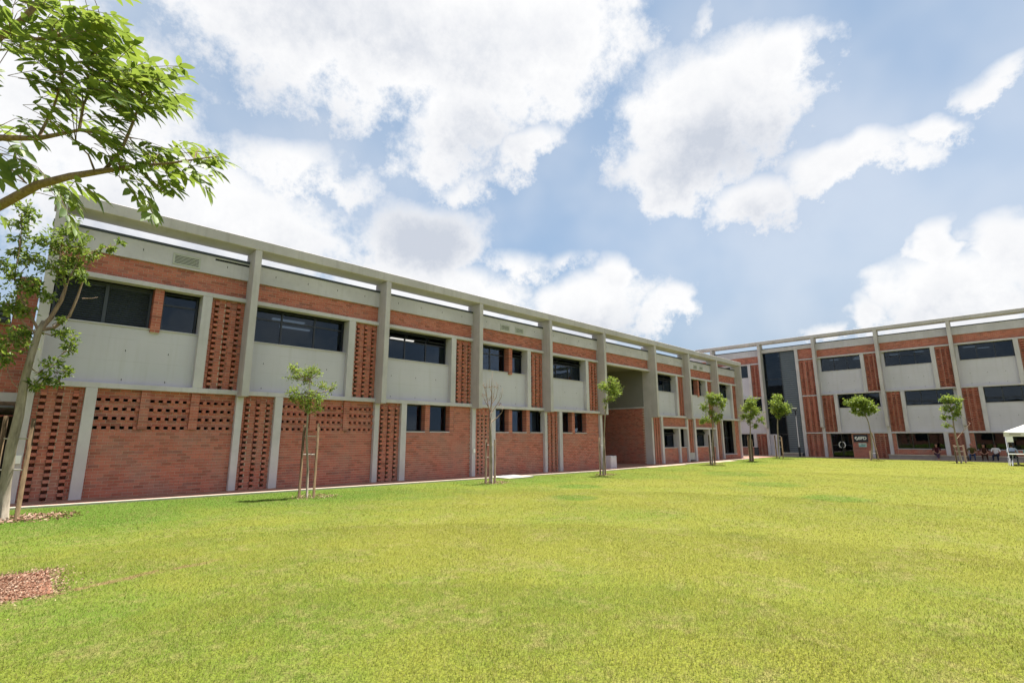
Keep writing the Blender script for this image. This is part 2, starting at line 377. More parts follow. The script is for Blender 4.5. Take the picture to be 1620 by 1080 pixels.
# ------------------------------------------------------------------ ground
def sheet(name, xs, ys, zf, m, **k):
    V = [(x, y, zf(x, y)) for y in ys for x in xs]; n = len(xs)
    F = [(j*n+i, j*n+i+1, (j+1)*n+i+1, (j+1)*n+i) for j in range(len(ys)-1) for i in range(n-1)]
    return link(bpy.data.objects.new(name, np_mesh(name, V, F, m, smooth=True)), None, **k)
sheet('ground', np.linspace(-900, 900, 5), np.linspace(-900, 900, 5), lambda x, y: -.25, 'earth', kind='structure')
def bump(x, y): return .018*math.sin(x*.9+1.3*math.sin(y*.7)) * math.sin(y*1.1+.6*x) + .01*math.sin(2.3*x-1.7*y)
xs = np.concatenate([np.linspace(-70, -6, 14), np.arange(-5, 30, .5), np.linspace(30.5, 49.3, 24)])
ys = np.concatenate([np.linspace(-70, -3, 16), np.arange(-2, 16, .5), [16.05]])
sheet('lawn', xs, ys, lambda x, y: gz(x)+bump(x, y)*min(1, (16.05-y)/1.5, (49.3-x)/1.5), 'lawn', kind='structure')
xp = np.concatenate([np.arange(-14, 24, 2.), [24, 30, 36, 44.6, 49.3]])
sheet('path', xp, [16.1, 17.0, 18.4], lambda x, y: gz(x)+.016, 'paver', kind='structure')
def strip(name, xs, y0, y1, z0, z1, m, **k):
    V = []; F = []
    for i, x in enumerate(xs):
        g = gz(x); V += [(x, y0, g+z0), (x, y0, g+z1), (x, y1, g+z1), (x, y1, g+z0)]
    for i in range(len(xs)-1):
        a = i*4
        for k_ in range(4): F.append((a+k_, a+(k_+1) % 4, a+4+(k_+1) % 4, a+4+k_))
    F += [(0, 1, 2, 3), tuple(len(V)-4+j for j in (3, 2, 1, 0))]
    return link(bpy.data.objects.new(name, np_mesh(name, V, F, m)), None, **k)
strip('kerb', xp[xp <= 44.7], 16.0, 16.12, -.1, .045, 'pale_slab', kind='structure')
boxes('kerb', [(49.25, 49.45, -30, 16.0, -.2, .03)], 'pale_slab', kind='structure')
sheet('forecourt', [49.4, 51, 53.2], [-30, -10, 10, 17.4], lambda x, y: -.03, 'paver', kind='structure')
sheet('forecourt', [44.4, 49, 53.2], [16.02, 18, 24, 40], lambda x, y: -.012, 'sandy', kind='structure')
boxes('pavement_patch', [(26.6, 31.2, 15.72, 16.09, -.1, .03)], 'sandy', kind='structure')
boxes('pavement_patch', [(35.2, 38.6, 15.5, 15.98, -.1, .02)], 'sandy', kind='structure')
mh = empty('access_cover', (15.5, 15.85, gz(15.5)), 'pale concrete surround with a grey access cover at the path edge', 'access cover')
boxes('surround', [(-.75, .75, -.55, .75, -.1, .05)], 'pale_slab', mh)
boxes('cover', [(-.4, .45, -.05, .55, .05, .062)], 'steel', mh)

# ------------------------------------------------------------------ brickwork
CO, BH, BL_ = .0845, .0745, .232
class Bricks:
    def __init__(s): s.full = []; s.head = []; s.rest = []; s.mortar = []
    def panel(s, u0, u1, z0, z1, w, mortar=True, depth=.06, skip=None, back=None):
        k0 = int(math.floor(z0/CO))-1
        for k in range(k0, int(z1/CO)+2):
            a, b = max(z0, k*CO), min(z1, k*CO+BH)
            if b-a < .02: continue
            off = .116 if k % 2 else 0.
            i = math.floor((u0-off)/BL_)
            while True:
                p = off+i*BL_; i += 1
                if p >= u1: break
                l, r = max(u0+.004, p), min(u1-.004, p+BL_-.01)
                if r-l < .03: continue
                if skip and skip((l+r)/2, (a+b)/2): continue
                j = w+random.uniform(-.0015, .0015)
                full = (r-l > .2215 and b-a > .074)
                (s.full if full else s.rest).append((l, r, j, j+depth, a, b))
        if mortar: s.mortar.append((u0+.001, u1-.001, w+.009, w+(back or .22), z0, z1))
    def zig(s, u0, u1, z0, z1, w, cols=(.175, .5, .825), proud=.06, top=2, hw=.06):
        """columns of headers, every other one proud, with an open pocket between them"""
        e = u0
        for c in cols:
            uc = u0+(u1-u0)*c
            s.panel(e, uc-hw, z0, z1, w); e = uc+hw
            s.rest.append((uc-hw, uc+hw, w+.20, w+.23, z0, z1))
            kt = int(math.floor((z1-.02)/CO))-top; k = int(math.floor((z1-.01)/CO))
            while k*CO > z0-.02:
                a, b = max(z0, k*CO), min(z1, k*CO+BH)
                if b-a > .02:
                    if k > kt: s.rest.append((uc-hw+.004, uc+hw-.004, w, w+.13, a, b))
                    elif (kt-k) % 2 == 0 and b-a > .07: s.head.append((uc-hw+.002, uc+hw-.002, w-proud+random.uniform(-.005, .005), w+.13, a-.004, b+.004))
                k -= 1
        s.panel(e, u1, z0, z1, w)
    def pier(s, u0, u1, z0, z1, w, depth):
        for k in range(int(z0/CO), int(z1/CO)+2):
            a, b = max(z0, k*CO), min(z1, k*CO+BH)
            if b-a > .02:
                j = random.uniform(-.0015, .0015); m_ = u0+(u1-u0)*(.5 if k % 2 else 1.)
                for l, r in ((u0, m_-.005), (m_+.005, u1)) if k % 2 else ((u0, u1),): s.rest.append((l, r, w+j, w+depth, a, b))
        s.mortar.append((u0+.007, u1-.007, w+.008, w+depth, z0, z1))

def fin_window(root, u0, u1, z0, z1, w, mull=(), transom=None, fr=.055, name='window', openvent=False, label=None):
    bl = [(u0, u1, w, w+.07, z0, z0+fr), (u0, u1, w, w+.07, z1-fr, z1), (u0, u0+fr, w+.002, w+.068, z0+fr, z1-fr), (u1-fr, u1, w+.002, w+.068, z0+fr, z1-fr)]
    us = [u0+fr] + [m for m in mull] + [u1-fr]
    for m_ in mull: bl.append((m_-.025, m_+.025, w+.004, w+.066, z0+fr, z1-fr))
    zs = [z0+fr, z1-fr]
    if transom:
        zs = [z0+fr, transom, z1-fr]
        for i in range(len(us)-1): bl.append((us[i]+(.026 if i else 0), us[i+1]-(.026 if i < len(us)-2 else 0), w+.006, w+.064, transom-.025, transom+.025))
    o = boxes(name, bl, 'dark_frame', root)
    for i in range(len(us)-1):
        for j in range(len(zs)-1):
            if openvent and j == len(zs)-2:
                # top-hung vent standing open
                l, r, a, b = us[i]+.03, us[i+1]-.03, zs[j]+.03, zs[j+1]-.01
                H = b-a; vb = [(l, r, -.02, .02, -H, -H+.045), (l, r, -.02, .02, -.045, 0), (l, l+.045, -.018, .018, -H+.045, -.045), (r-.045, r, -.018, .018, -H+.045, -.045)]
                f = boxes('vent', vb, 'dark_frame', o); f.location = (0, w+.01, b); f.rotation_euler = (R(-34), 0, 0)
                V, F = box_arrays([(l+.045, r-.045, -.004, .004, -H+.045, -.045)])
                pn = bpy.data.objects.new('vent_pane', np_mesh('vent_pane', V, F, 'glass')); link(pn, o); pn.location = f.location; pn.rotation_euler = f.rotation_euler
                continue
            boxes('pane', [(us[i]-.0, us[i+1]+.0, w+.03+.001*random.random(), w+.04, zs[j], zs[j+1])], 'glass', o)
    return o
def louvre(root, u0, u1, z0, z1, w, pitch=.062, mull=(), m='charcoal_slat', name='louvre'):
    o = boxes(name, [(u0, u1, w+.05, w+.09, z0, z1), (u0, u0+.05, w-.01, w+.05, z0, z1), (u1-.05, u1, w-.01, w+.05, z0, z1), (u0+.05, u1-.05, w-.008, w+.05, z1-.05, z1), (u0+.05, u1-.05, w-.008, w+.05, z0, z0+.04)]
              + [(q-.04, q+.04, w-.016, w+.05, z0+.04, z1-.05) for q in mull], 'charcoal', root)
    cuts = [u0+.05]+[x for q in mull for x in (q-.04, q+.04)]+[u1-.05]
    for a, b in zip(cuts[::2], cuts[1::2]):
        h = pitch*.78; V = [(a, 0, h), (b, 0, h), (b, -.045, 0), (a, -.045, 0), (a, .008, h), (b, .008, h), (b, -.037, -.004), (a, -.037, -.004)]
        F = [(0, 1, 2, 3), (7, 6, 5, 4), (3, 2, 6, 7), (0, 4, 5, 1), (0, 3, 7, 4), (1, 5, 6, 2)]
        me = np_mesh('slat', V, F, m)
        z = z0+.045
        while z+h < z1-.05:
            s = bpy.data.objects.new('slat', me); link(s, o); s.location = (0, w+.045, z); z += pitch
    return o
def vent_grille(root, u0, u1, z0, z1, w):
    o = boxes('vent_grille', [(u0, u1, w-.02, w, z0, z0+.05), (u0, u1, w-.02, w, z1-.05, z1), (u0, u0+.05, w-.019, w, z0+.05, z1-.05), (u1-.05, u1, w-.019, w, z0+.05, z1-.05)], 'vent_grey', root)
    boxes('backing', [(u0+.05, u1-.05, w-.004, w, z0+.05, z1-.05)], 'black', o)
    n = 6; h = (z1-z0-.1)/n
    for i in range(n):
        s = boxes('blade', [(u0+.05, u1-.05, w-.017, w-.005, z0+.05+h*i+h*.45, z0+.05+h*(i+1))], 'vent_grey', o)

def finish_bricks(root, B, nparts, cam_local):
    boxes('wall', B.mortar, 'mortar', root, kind='stuff')
    full = sorted(B.full, key=lambda b: (b[0]-cam_local[0])**2+(b[2]-cam_local[1])**2+((b[4]-1.8))**2*.3)
    hd = [b for b in B.head if abs(b[1]-b[0]-.116) < .001]; B.rest += [b for b in B.head if abs(b[1]-b[0]-.116) >= .001]
    head = sorted(hd, key=lambda b: (b[0]-cam_local[0])**2+(b[2]-cam_local[1])**2+((b[4]-1.8))**2*.3)
    nh = min(len(head), nparts//4); nf = nparts-nh
    if nparts:
        V, F = box_arrays([(-.111, .111, 0, .06, 0, BH)]); mef = np_mesh('brick', V, F, 'brick')
        V, F = box_arrays([(-.058, .058, 0, .18, 0, BH+.006)]); meh = np_mesh('brick', V, F, 'brick')
        for lst, me in ((full[:nf], mef), (head[:nh], meh)):
            for b in lst:
                o = bpy.data.objects.new('brick', me); link(o, root); o.location = ((b[0]+b[1])/2, b[2], b[4])
    else: nf = nh = 0
    boxes('brickwork', full[nf:]+head[nh:]+B.rest, 'brick', root, kind='stuff')

# ------------------------------------------------------------------ two-storey block along the lawn
lb = empty('classroom_block', (0, 0, 0), 'long two-storey brick and concrete block with tall fins along the left of the lawn', 'building')
WF = 16.84; W1, W2, WP, WW = WF+.46, WF+.60, WF+.66, WF+.91
X0 = [.13, 4.96, 9.79, 14.62, 19.46, 24.29, 30.12, 34.95, 39.78, 44.60]
B = Bricks()
ties = []
soft_box('top_beam', (-.13, 44.63, WF, WF+.86, 7.84, 8.18), 'concrete', lb, .015)
boxes('roof_edge', [(-.1, 44.58, WF+.50, WF+.95, 7.452, 7.53)], 'charcoal', lb)
boxes('roof', [(-.08, 44.5, WF+.95, 28, 7.40, 7.50)], 'roof_sheet', lb)
for i, x in enumerate(X0):
    soft_box('fin', (x-.21, x, WF+.012, WF+(1.06 if i == 6 else .88), 3.05, 7.84), 'concrete', lb)
    if i == 6: boxes('column', [(x-.208, x-.002, WF+.52, WF+1.05, -.2, 3.05)], 'concrete', lb)
    else: soft_box('column', (x-.207, x-.004, W1, W1+.32, -.2, 3.05), 'ledge_concrete' if i else 'concrete', lb, .008)
def upper(a, b, kind):
    soft_box('lintel', (a, b, W1, W1+.3, 6.115, 6.25), 'ledge_concrete', lb, .008)
    B.panel(a, b, 6.25, 6.87, W2)
    boxes('fascia', [(a, b, WF+.52, WF+.84, 6.87, 7.45)], 'painted', lb)
    for q in (.14, .38, .62, .86): ties.append((a+(b-a)*q-.009, a+(b-a)*q+.009, WF+.517, WF+.53, 7.16, 7.23))
    if kind == 'passage': return
    soft_box('slab_ledge', (a, b, W1, W1+.3, 3.115, 3.26), 'ledge_concrete', lb, .008)
    soft_box('mullion', (a+3.39, a+3.65, W1+.004, W1+.46, 3.26, 6.115), 'ledge_concrete', lb, .008)
    B.zig(a+3.65, b, 3.262, 6.113, W2)
    boxes('painted_panel', [(a, a+3.39, WP, WP+.26, 3.26, 4.88)], 'painted_wall', lb)
    boxes('sill', [(a, a+3.39, WP-.035, WP+.28, 4.882, 4.915)], 'ledge_concrete', lb)
    for q in (.16, .5, .8):
        for z in (3.36, 4.18): ties.append((a+3.39*q-.009, a+3.39*q+.009, WP-.003, WP+.01, z, z+.055))
    z0, z1 = 4.917, 6.113
    if kind == 1:
        louvre(lb, a+.03, a+2.17, z0, z1, WW, mull=(a+1.12,))
        fin_window(lb, a+2.43, a+3.37, z0, z1, WW, (), 5.74)
    elif kind == 2: fin_window(lb, a+.03, a+3.37, z0, z1, WW, (a+1.1, a+2.26), 5.76)
    elif kind == 3: fin_window(lb, a+.03, a+3.37, z0, z1, WW, (a+1.27, a+2.32), 5.74, openvent=True)
    elif kind == 4:
        fin_window(lb, a+.03, a+2.17, z0, z1, WW, (a+1.22,), 5.74)
        fin_window(lb, a+2.43, a+3.37, z0, z1, WW, (), 5.74, openvent=True)
    if kind in (1, 4):
        B.pier(a+2.18, a+2.41, 4.80, 6.113, W2-.02, .36)
VOID = []
def lower(a, b, kind):
    soft_box('mullion', (a+.965, a+1.215, W1+.004, W1+.4, -.2, 3.113), 'ledge_concrete', lb, .008)
    c = a+1.215
    if kind == 4:
        B.zig(a, a+.965, -.1, 3.113, W2, cols=(.27, .51, .75), proud=.0, top=3)
    elif kind == 7:
        B.zig(a, a+.965, .66, 3.113, W2)
        boxes('meter_box', [(a+.03, a+.95, W2-.03, W2+.2, .12, .64)], 'vent_grey', lb)
    else: B.zig(a, a+.965, -.1, 3.113, W2)
    if kind in (1, 2):
        B.panel(c, b, -.1, 2.025, W2)
        p1, p2 = a+2.19, a+3.41
        ws = W2+.03
        for s0, s1 in ((c, p1), (p1+.222, p2), (p2+.222, b)):
            n = 5; pt = (s1-s0)/n
            B.panel(s0, s1, 2.875, 3.113, ws, mortar=True, depth=.11, back=.11)
            for zt in (2.785, 2.5315, 2.278, 2.0245):
                # row of alternate headers and openings, two solid courses over it
                for j in range(n):
                    B.head.append((s0+pt*(j+.56), s0+pt*(j+1.02)-.004 if j < n-1 else s1-.003, ws-.055+random.uniform(-.004, .004), ws+.11, zt-.002, zt+.083))
                if zt < 2.7: B.panel(s0, s1, zt+.086, zt+.2525, ws, mortar=True, depth=.11, back=.11)
            B.rest.append((s0+.003, s1-.003, ws, ws+.11, 2.862, 2.874))
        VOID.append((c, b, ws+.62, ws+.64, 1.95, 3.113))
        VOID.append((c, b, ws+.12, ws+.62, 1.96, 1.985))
        for p_ in (p1, p2):
            B.pier(p_, p_+.222, 2.03, 3.113, W2-.06, .24)
    elif kind in (3, 4, 5):
        B.panel(c, b if kind == 4 else b, -.1, 1.985, W2)
        piers = ((a+2.19, a+2.42),) + (((a+3.42, a+3.66),) if kind == 4 else ((a+3.46, b),))
        e = c
        for p0, p1 in piers:
            fin_window(lb, e+.01, p0-.0, 2.03, 3.11, WW-.02, (), None)
            boxes('sill', [(e+.005, p0-.005, W2-.025, WW+.04, 1.987, 2.028)], 'ledge_concrete', lb)
            wide = p1-p0 > .3
            if wide:
                B.pier(p0, p0+.222, 1.99, 3.113, W2, .34); B.panel(p0+.232, p1, 1.99, 3.113, W2)
            else: B.pier(p0, p1, 1.99, 3.113, W2, .34)
            e = p1
        if kind == 4:
            fin_window(lb, e+.01, b-.01, 2.03, 3.11, WW-.02, (), None)
            boxes('sill', [(e+.005, b-.005, W2-.025, WW+.04, 1.987, 2.028)], 'ledge_concrete', lb)
    elif kind in (6, 7):
        soft_box('lintel', (c, b, W1+.002, W1+.3, 2.34, 2.48), 'ledge_concrete', lb, .008)
        B.panel(c, b, 2.48, 3.113, W2)
        B.panel(c, b, -.1, 1.02, W2)
        soft_box('mullion', (a+3.34, a+3.58, W1+.006, W1+.46, -.2, 2.338), 'ledge_concrete', lb, .008)
        for s0, s1, ov in ((c, a+3.34, True), (a+3.58, b, False)):
            boxes('sill', [(s0+.003, s1-.003, W2-.03, WW+.04, 1.022, 1.06)], 'ledge_concrete', lb)
            fin_window(lb, s0+.01, s1-.01, 1.062, 2.338, WW, (), 1.9, openvent=ov)
    elif kind == 8:
        B.panel(c, b, -.1, .33, W2)
        boxes('sill', [(c+.003, a+3.85, W2-.04, WW+.2, .332, .385)], 'ledge_concrete', lb)
        B.panel(a+3.85, b, .33, 3.113, W2)
        fin_window(lb, c+.01, a+3.84, .387, 3.11, WW+.1, (a+2.0, a+2.85), 1.7)
for n_, (i, up, lo) in enumerate(((0, 1, 1), (1, 2, 2), (2, 3, 3), (3, 4, 4), (4, 3, 5), (6, 3, 6), (7, 4, 7), (8, 3, 8))):
    upper(X0[i], X0[i+1]-.21, up); lower(X0[i], X0[i+1]-.21, lo)
upper(X0[5], X0[6]-.21, 'passage')
vent_grille(lb, 2.62, 3.35, 6.95, 7.31, WF+.52)
for a_ in (X0[3], X0[7]):
    vent_grille(lb, a_+1.55, a_+2.17, 6.94, 7.24, WF+.52); vent_grille(lb, a_+2.56, a_+3.15, 6.94, 7.24, WF+.52)
boxes('fascia_slot', [(3.74, 4.74, WF+.516, WF+.53, 7.34, 7.40)], 'black', lb)
boxes('slot_rail', [(3.72, 4.74, WF+.512, WF+.53, 7.405, 7.425)], 'vent_grey', lb)
boxes('tie_slots', ties, 'black', lb, kind='stuff')
boxes('void_shade_sheets', VOID, 'black', lb, kind='stuff')  # black sheets stand in for the unlit void behind the brick openings
boxes('switch_box', [(14.62-.16, 14.62-.05, W1-.05, W1-.002, 1.12, 1.28)], 'white_paint', lb)
boxes('switch_box', [(-.02, .1, W1-.05, W1-.002, 1.18, 1.38)], 'white_paint', lb)
# open passage through the block
PX0, PX1 = X0[5]-.0, X0[6]-.21
for q_ in ((PX1+.004, PX1+.2, WF+1.05, 28, 3.78, 6.3), (PX0-.2, PX0-.1, WF+.9, 28, 3.78, 6.3), (PX0-.1, PX1, 27.2, 27.4, -.2, 6.3)): boxes('passage_wall', [q_], 'passage_shade_grey', lb)
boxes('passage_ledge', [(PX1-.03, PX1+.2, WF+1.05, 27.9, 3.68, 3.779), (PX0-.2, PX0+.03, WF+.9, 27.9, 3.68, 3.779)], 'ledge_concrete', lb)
boxes('passage_soffit', [(PX0-.1, PX1+.1, WF+.8, 28, 6.3, 6.42)], 'passage_shade_grey', lb)
pb = []; pm = [(PX1+.012, PX1+.2, WF+1.05, 28, -.2, 3.68), (PX0-.2, PX0-.012, WF+.9, 28, -.2, 3.68)]
for k in range(0, 44):
    y = WF+1.06+(.116 if k % 2 else 0)
    while y < 23.5:
        pb.append((PX1+.002, PX1+.05, y, y+.222, k*CO, k*CO+BH)); y += BL_
B.rest += pb; B.mortar += pm
boxes('passage_floor', [(PX0-.1, PX1+.1, W2, 40, -.2, .012)], 'paver', lb)
# rooms behind the glass
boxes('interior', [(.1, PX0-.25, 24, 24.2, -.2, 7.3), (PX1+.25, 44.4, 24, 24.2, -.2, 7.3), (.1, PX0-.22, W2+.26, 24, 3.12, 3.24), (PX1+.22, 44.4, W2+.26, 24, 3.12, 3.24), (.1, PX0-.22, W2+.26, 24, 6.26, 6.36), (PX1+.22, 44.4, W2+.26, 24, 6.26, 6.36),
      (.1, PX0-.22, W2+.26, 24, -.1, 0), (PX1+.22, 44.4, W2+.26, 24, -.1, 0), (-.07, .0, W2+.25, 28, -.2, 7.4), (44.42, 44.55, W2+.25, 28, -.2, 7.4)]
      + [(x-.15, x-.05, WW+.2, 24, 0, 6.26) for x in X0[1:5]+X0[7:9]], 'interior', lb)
for u, w_ in ((6.9, 19.4), (7.6, 20.6), (12.1, 19.6), (17.0, 20.2), (21.8, 19.8)):
    boxes('ceiling_light', [(u-.6, u+.6, w_, w_+.16, 6.2, 6.255)], 'luminaire', lb)
finish_bricks(lb, B, 300, (0, 0))
boxes('rear_wall', [(-.06, PX0-.26, 28.0, 28.2, -.2, 7.4), (PX1+.26, 44.5, 28.0, 28.2, -.2, 7.4)], 'painted', lb)

# ------------------------------------------------------------------ wing at the left edge
wg = empty('side_wing', (-4.5, 18.6, 0), 'low brick wing with charcoal roof edge and dark open bay at the left edge', 'building')
def wbox(name, b, m): return boxes(name, [(b[0]+4.5, b[1]+4.5, b[2]-18.6, b[3]-18.6, b[4], b[5])], m, wg)
wbox('slab', (-10, -.12, 18.3, 27, 2.72, 2.95), 'ledge_concrete')
wbox('roof_edge', (-10, -.62, 18.2, 27, 4.75, 5.15), 'charcoal')
wbox('rear_wall', (-10, -.2, 26.8, 27, -.2, 2.72), 'interior'); wbox('floor', (-10, -.2, 17.6, 27, .02, .24), 'paver')
for k in range(3): wbox('roof_sheet', (-10, -.66, 18.12-.05*k, 18.2, 4.80+.11*k, 4.86+.11*k), 'charcoal_slat')
B2 = Bricks(); B2.panel(-10+4.5, -.55+4.5, 2.95, 4.75, -.2); B2.panel(-.55+4.5, -.12+4.5, 2.95, 6.05, -.28)
[boxes('wall', [q_], 'mortar', wg) for q_ in B2.mortar if q_[1]-q_[0] > .01]; boxes('brickwork', B2.full+B2.rest, 'brick', wg, kind='stuff')
tubes('pipe', [([(-5.4, -.35, 2.58), (4.3, -.35, 2.58)], [.035]*2)], 'steel', wg)
tubes('red_pipe', [([(-5.4, -.1, 2.36), (4.3, -.1, 2.36)], [.018]*2)], 'pink_cloth', wg)
wbox('pier', (-9.8, -9.4, 18.4, 18.8, -.2, 2.72), 'concrete')

# ------------------------------------------------------------------ three-storey block across the far end
rb = empty('far_block', (0, 0, 0), 'three-storey brick and concrete block with stair tower across the far end of the lawn', 'building', rz=R(-90))
WF = 52.0; W1, W2, WP, WW = WF+.46, WF+.60, WF+.66, WF+.80
GY = [27.61, 22.779, 17.947, 13.116, 8.284, 3.452, -1.38, -6.21, -11.04]
GU = [-y for y in GY]
B = Bricks(); ties = []
soft_box('top_beam', (-24.4, 11.3, WF, WF+.86, 10.85, 11.13), 'concrete', rb, .015)
boxes('roof_edge', [(-27.5, 11.2, WF+.50, WF+.95, 10.362, 10.44)], 'charcoal', rb)
boxes('roof', [(-27.4, 11.2, WF+.95, 64, 10.3, 10.40)], 'roof_sheet', rb)
for i, u in enumerate(GU):
    soft_box('fin', (u, u+.25, WF+.012, WF+.9, 2.6, 10.85 if i else 10.3), 'concrete', rb)
    soft_box('column', (u+.004, u+.246, W1, W1+.32, -.2, 2.6), 'ledge_concrete', rb, .008)
    boxes('interior', [(u+.05, u+.15, WW+.25, 57, -.1, 10.3)], 'interior', rb)
def rbay(i, ground='window'):
    a, b = GU[i]+.25, GU[i+1]
    if i == 2:
        soft_box('lintel', (a, b, W1, W1+.35, 10.0, 10.36), 'ledge_concrete', rb, .008)
        m0, m1 = -14.74, -14.47
        soft_box('mullion', (m0, m1, W1+.004, W1+.5, -.2, 10.0), 'ledge_concrete', rb, .008)
        for z0, z1 in ((-.1, 2.05), (2.15, 5.48), (5.58, 8.92)): B.zig(m1, b, z0, z1, W2, hw=.10, proud=.075)
        B.panel(m1, b, 9.03, 10.0, W2)
        for z in (2.05, 5.48, 8.92): soft_box('ledge', (m1, b, W1+.01, W1+.3, z, z+.105), 'ledge_concrete', rb, .006)
        louvre(rb, -16.1, m0-.01, .27, 9.99, W2+.05, pitch=.205, m='grey_cladding', name='stair_louvre')
        fin_window(rb, a+.01, -16.1, 2.0, 9.99, W2+.10, (), None, name='stair_glazing')
        boxes('stair_rail', [(a+.07, -16.15, W2+.09, W2+.12, z, z+.07) for z in (7.3, 5.4, 3.6)], 'dark_frame', rb)
        boxes('stair_landing', [(a, -14.8, W2+1.2, 57, 5.35, 5.55), (a, -14.8, W2+1.2, 57, 2.0, 2.2), (a, -14.8, W2+.3, 57, 9.99, 10.1)], 'interior', rb)
        boxes('entrance_wall', [(a, a+.75, W2+.02, W2+.2, -.1, 1.995)], 'painted', rb)
        fin_window(rb, a+.76, -16.1, -.02, 1.995, W2+.6, (), None, name='entrance_door')
        boxes('plinth', [(-16.1, m0-.01, W2-.1, W2+.3, -.1, .265)], 'charcoal', rb)
        return
    soft_box('lintel', (a, b, W1, W1+.3, 8.93, 9.06), 'ledge_concrete', rb, .008)
    B.panel(a, b, 9.06, 9.75, W2)
    boxes('fascia', [(a, b, WF+.52, WF+.84, 9.75, 10.36)], 'painted', rb)
    soft_box('slab_ledge', (a, b, W1, W1+.3, 5.51, 5.64), 'ledge_concrete', rb, .008)
    soft_box('slab_ledge', (a, b, W1, W1+.3, 2.04, 2.17), 'ledge_concrete', rb, .008)
    for z0, z1 in ((-.2, 2.038), (5.642, 8.928)):
        soft_box('mullion', (a+3.33, a+3.61, W1+.004, W1+.46, z0, z1), 'ledge_concrete', rb, .008)
    soft_box('mullion', (a+.98, a+1.25, W1+.004, W1+.46, 2.172, 5.508), 'ledge_concrete', rb, .008)
    B.zig(a+3.61, b, 5.642, 8.928, W2, hw=.10, proud=.075); B.zig(a+3.61, b, -.1, 2.038, W2, hw=.10, proud=.075); B.zig(a, a+.98, 2.172, 5.508, W2, hw=.10, proud=.075)
    boxes('painted_panel', [(a, a+3.33, WP, WP+.2, 5.64, 7.67), (a, a+.2, WP+.001, WP+.2, 7.671, 8.93)], 'painted_wall', rb)
    boxes('painted_panel', [(a+1.25, b, WP, WP+.2, 2.17, 4.28), (b-.24, b, WP+.001, WP+.2, 4.281, 5.51)], 'painted_wall', rb)
    boxes('sill', [(a+.2, a+3.33, WP-.03, WP+.22, 7.672, 7.70)], 'ledge_concrete', rb); boxes('sill', [(a+1.25, b-.24, WP-.03, WP+.22, 4.282, 4.31)], 'ledge_concrete', rb)
    fin_window(rb, a+.205, a+3.325, 7.702, 8.928, WW, (a+1.24, a+2.28), 8.52 if i == 4 else None)
    fin_window(rb, a+1.255, b-.245, 4.312, 5.508, WW, (a+2.28, a+3.3), None)
    for q in (.2, .5, .8):
        for z in (5.8, 6.6): ties.append((a+3.33*q-.012, a+3.33*q+.012, WP-.003, WP+.01, z, z+.06))
        ties.append((a+1.25+3.3*q-.012, a+1.25+3.3*q+.012, WP-.003, WP+.01, 3.3, 3.36))
    if ground == 'door':
        B.panel(a, a+.31, -.1, 2.038, W2); B.panel(a+1.94, a+3.33, -.1, 2.038, W2)
        d = fin_window(rb, a+.32, a+1.93, -.03, 2.036, WW, (a+1.12,), 1.02, name='glass_door')
        for s in (-1, 1):
            c = a+1.12
            tubes('handle', [([(c+s*.07, WW-.03, 1.32), (c+s*.20, WW-.09, 1.22), (c+s*.24, WW-.09, 1.05), (c+s*.20, WW-.09, .88), (c+s*.07, WW-.03, .80)], [.035]*5)], 'white_paint', d)
    else:
        B.panel(a, a+.28, -.1, 2.038, W2); B.panel(a+.28, a+3.33, -.1, .74, W2)
        boxes('sill', [(a+.28, a+3.33, W2-.03, WW+.05, .742, .785)], 'ledge_concrete', rb)
        fin_window(rb, a+.285, a+3.325, .787, 2.036, WW, (a+1.3, a+2.32), None)
for i in range(8): rbay(i, 'door' if i == 3 else 'window')
boxes('tie_slots', ties, 'black', rb, kind='stuff')
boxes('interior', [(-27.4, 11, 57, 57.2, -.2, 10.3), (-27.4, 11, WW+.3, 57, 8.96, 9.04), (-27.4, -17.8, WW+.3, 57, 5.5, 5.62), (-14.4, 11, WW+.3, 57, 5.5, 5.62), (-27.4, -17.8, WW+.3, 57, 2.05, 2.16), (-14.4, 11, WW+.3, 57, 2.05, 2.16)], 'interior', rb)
boxes('rear_wall', [(-27.4, 11, 63.8, 64, -.2, 10.3), (-27.6, -27.5, WW+.3, 64, -.2, 10.3), (11.1, 11.2, WW+.3, 64, -.2, 10.3)], 'painted', rb)
for u, w_, z in ((-11.9, 54.2, 8.86), (-10.2, 55.0, 8.86), (-9.9, 54.0, 8.86), (-7.3, 54.4, 8.86), (-5.6, 54.0, 8.86), (-2.4, 54.1, 8.86), (-1.6, 55.4, 8.86), (-16.4, 54.2, 9.8)):
    boxes('ceiling_light', [(u-.35, u+.35, w_, w_+.14, z, z+.05)], 'luminaire', rb)
finish_bricks(rb, B, 0, (0, 0))
# block that closes the court on the near side; the far windows mirror it
ob = empty('opposite_block', (-24, -6, 0), 'brick block behind the viewer that shows mirrored in the far ground floor windows', 'building')
boxes('wall', [(-8, 0, -26, 34, -.2, 3.2)], 'brick_plain', ob); boxes('upper_wall', [(-8, -.05, -26, 34, 3.4, 8.0)], 'painted', ob)
boxes('slab_ledge', [(-8, .15, -26, 34, 3.2, 3.4)], 'ledge_concrete', ob); boxes('roof_edge', [(-8, .1, -26, 34, 8.0, 8.15)], 'charcoal', ob)
for k in range(12):
    y = -25+k*4.83
    boxes('fin', [(.0, .9, y, y+.22, 3.05, 8.6)], 'concrete', ob); boxes('window', [(-.06, .02, y+.5, y+3.6, 4.9, 6.1)], 'dark_frame', ob); boxes('window', [(-.05, .03, y+1.5, y+3.6, 1.0, 2.3)], 'dark_frame', ob)
boxes('top_beam', [(.0, .9, -26, 34, 8.6, 8.95)], 'concrete', ob)
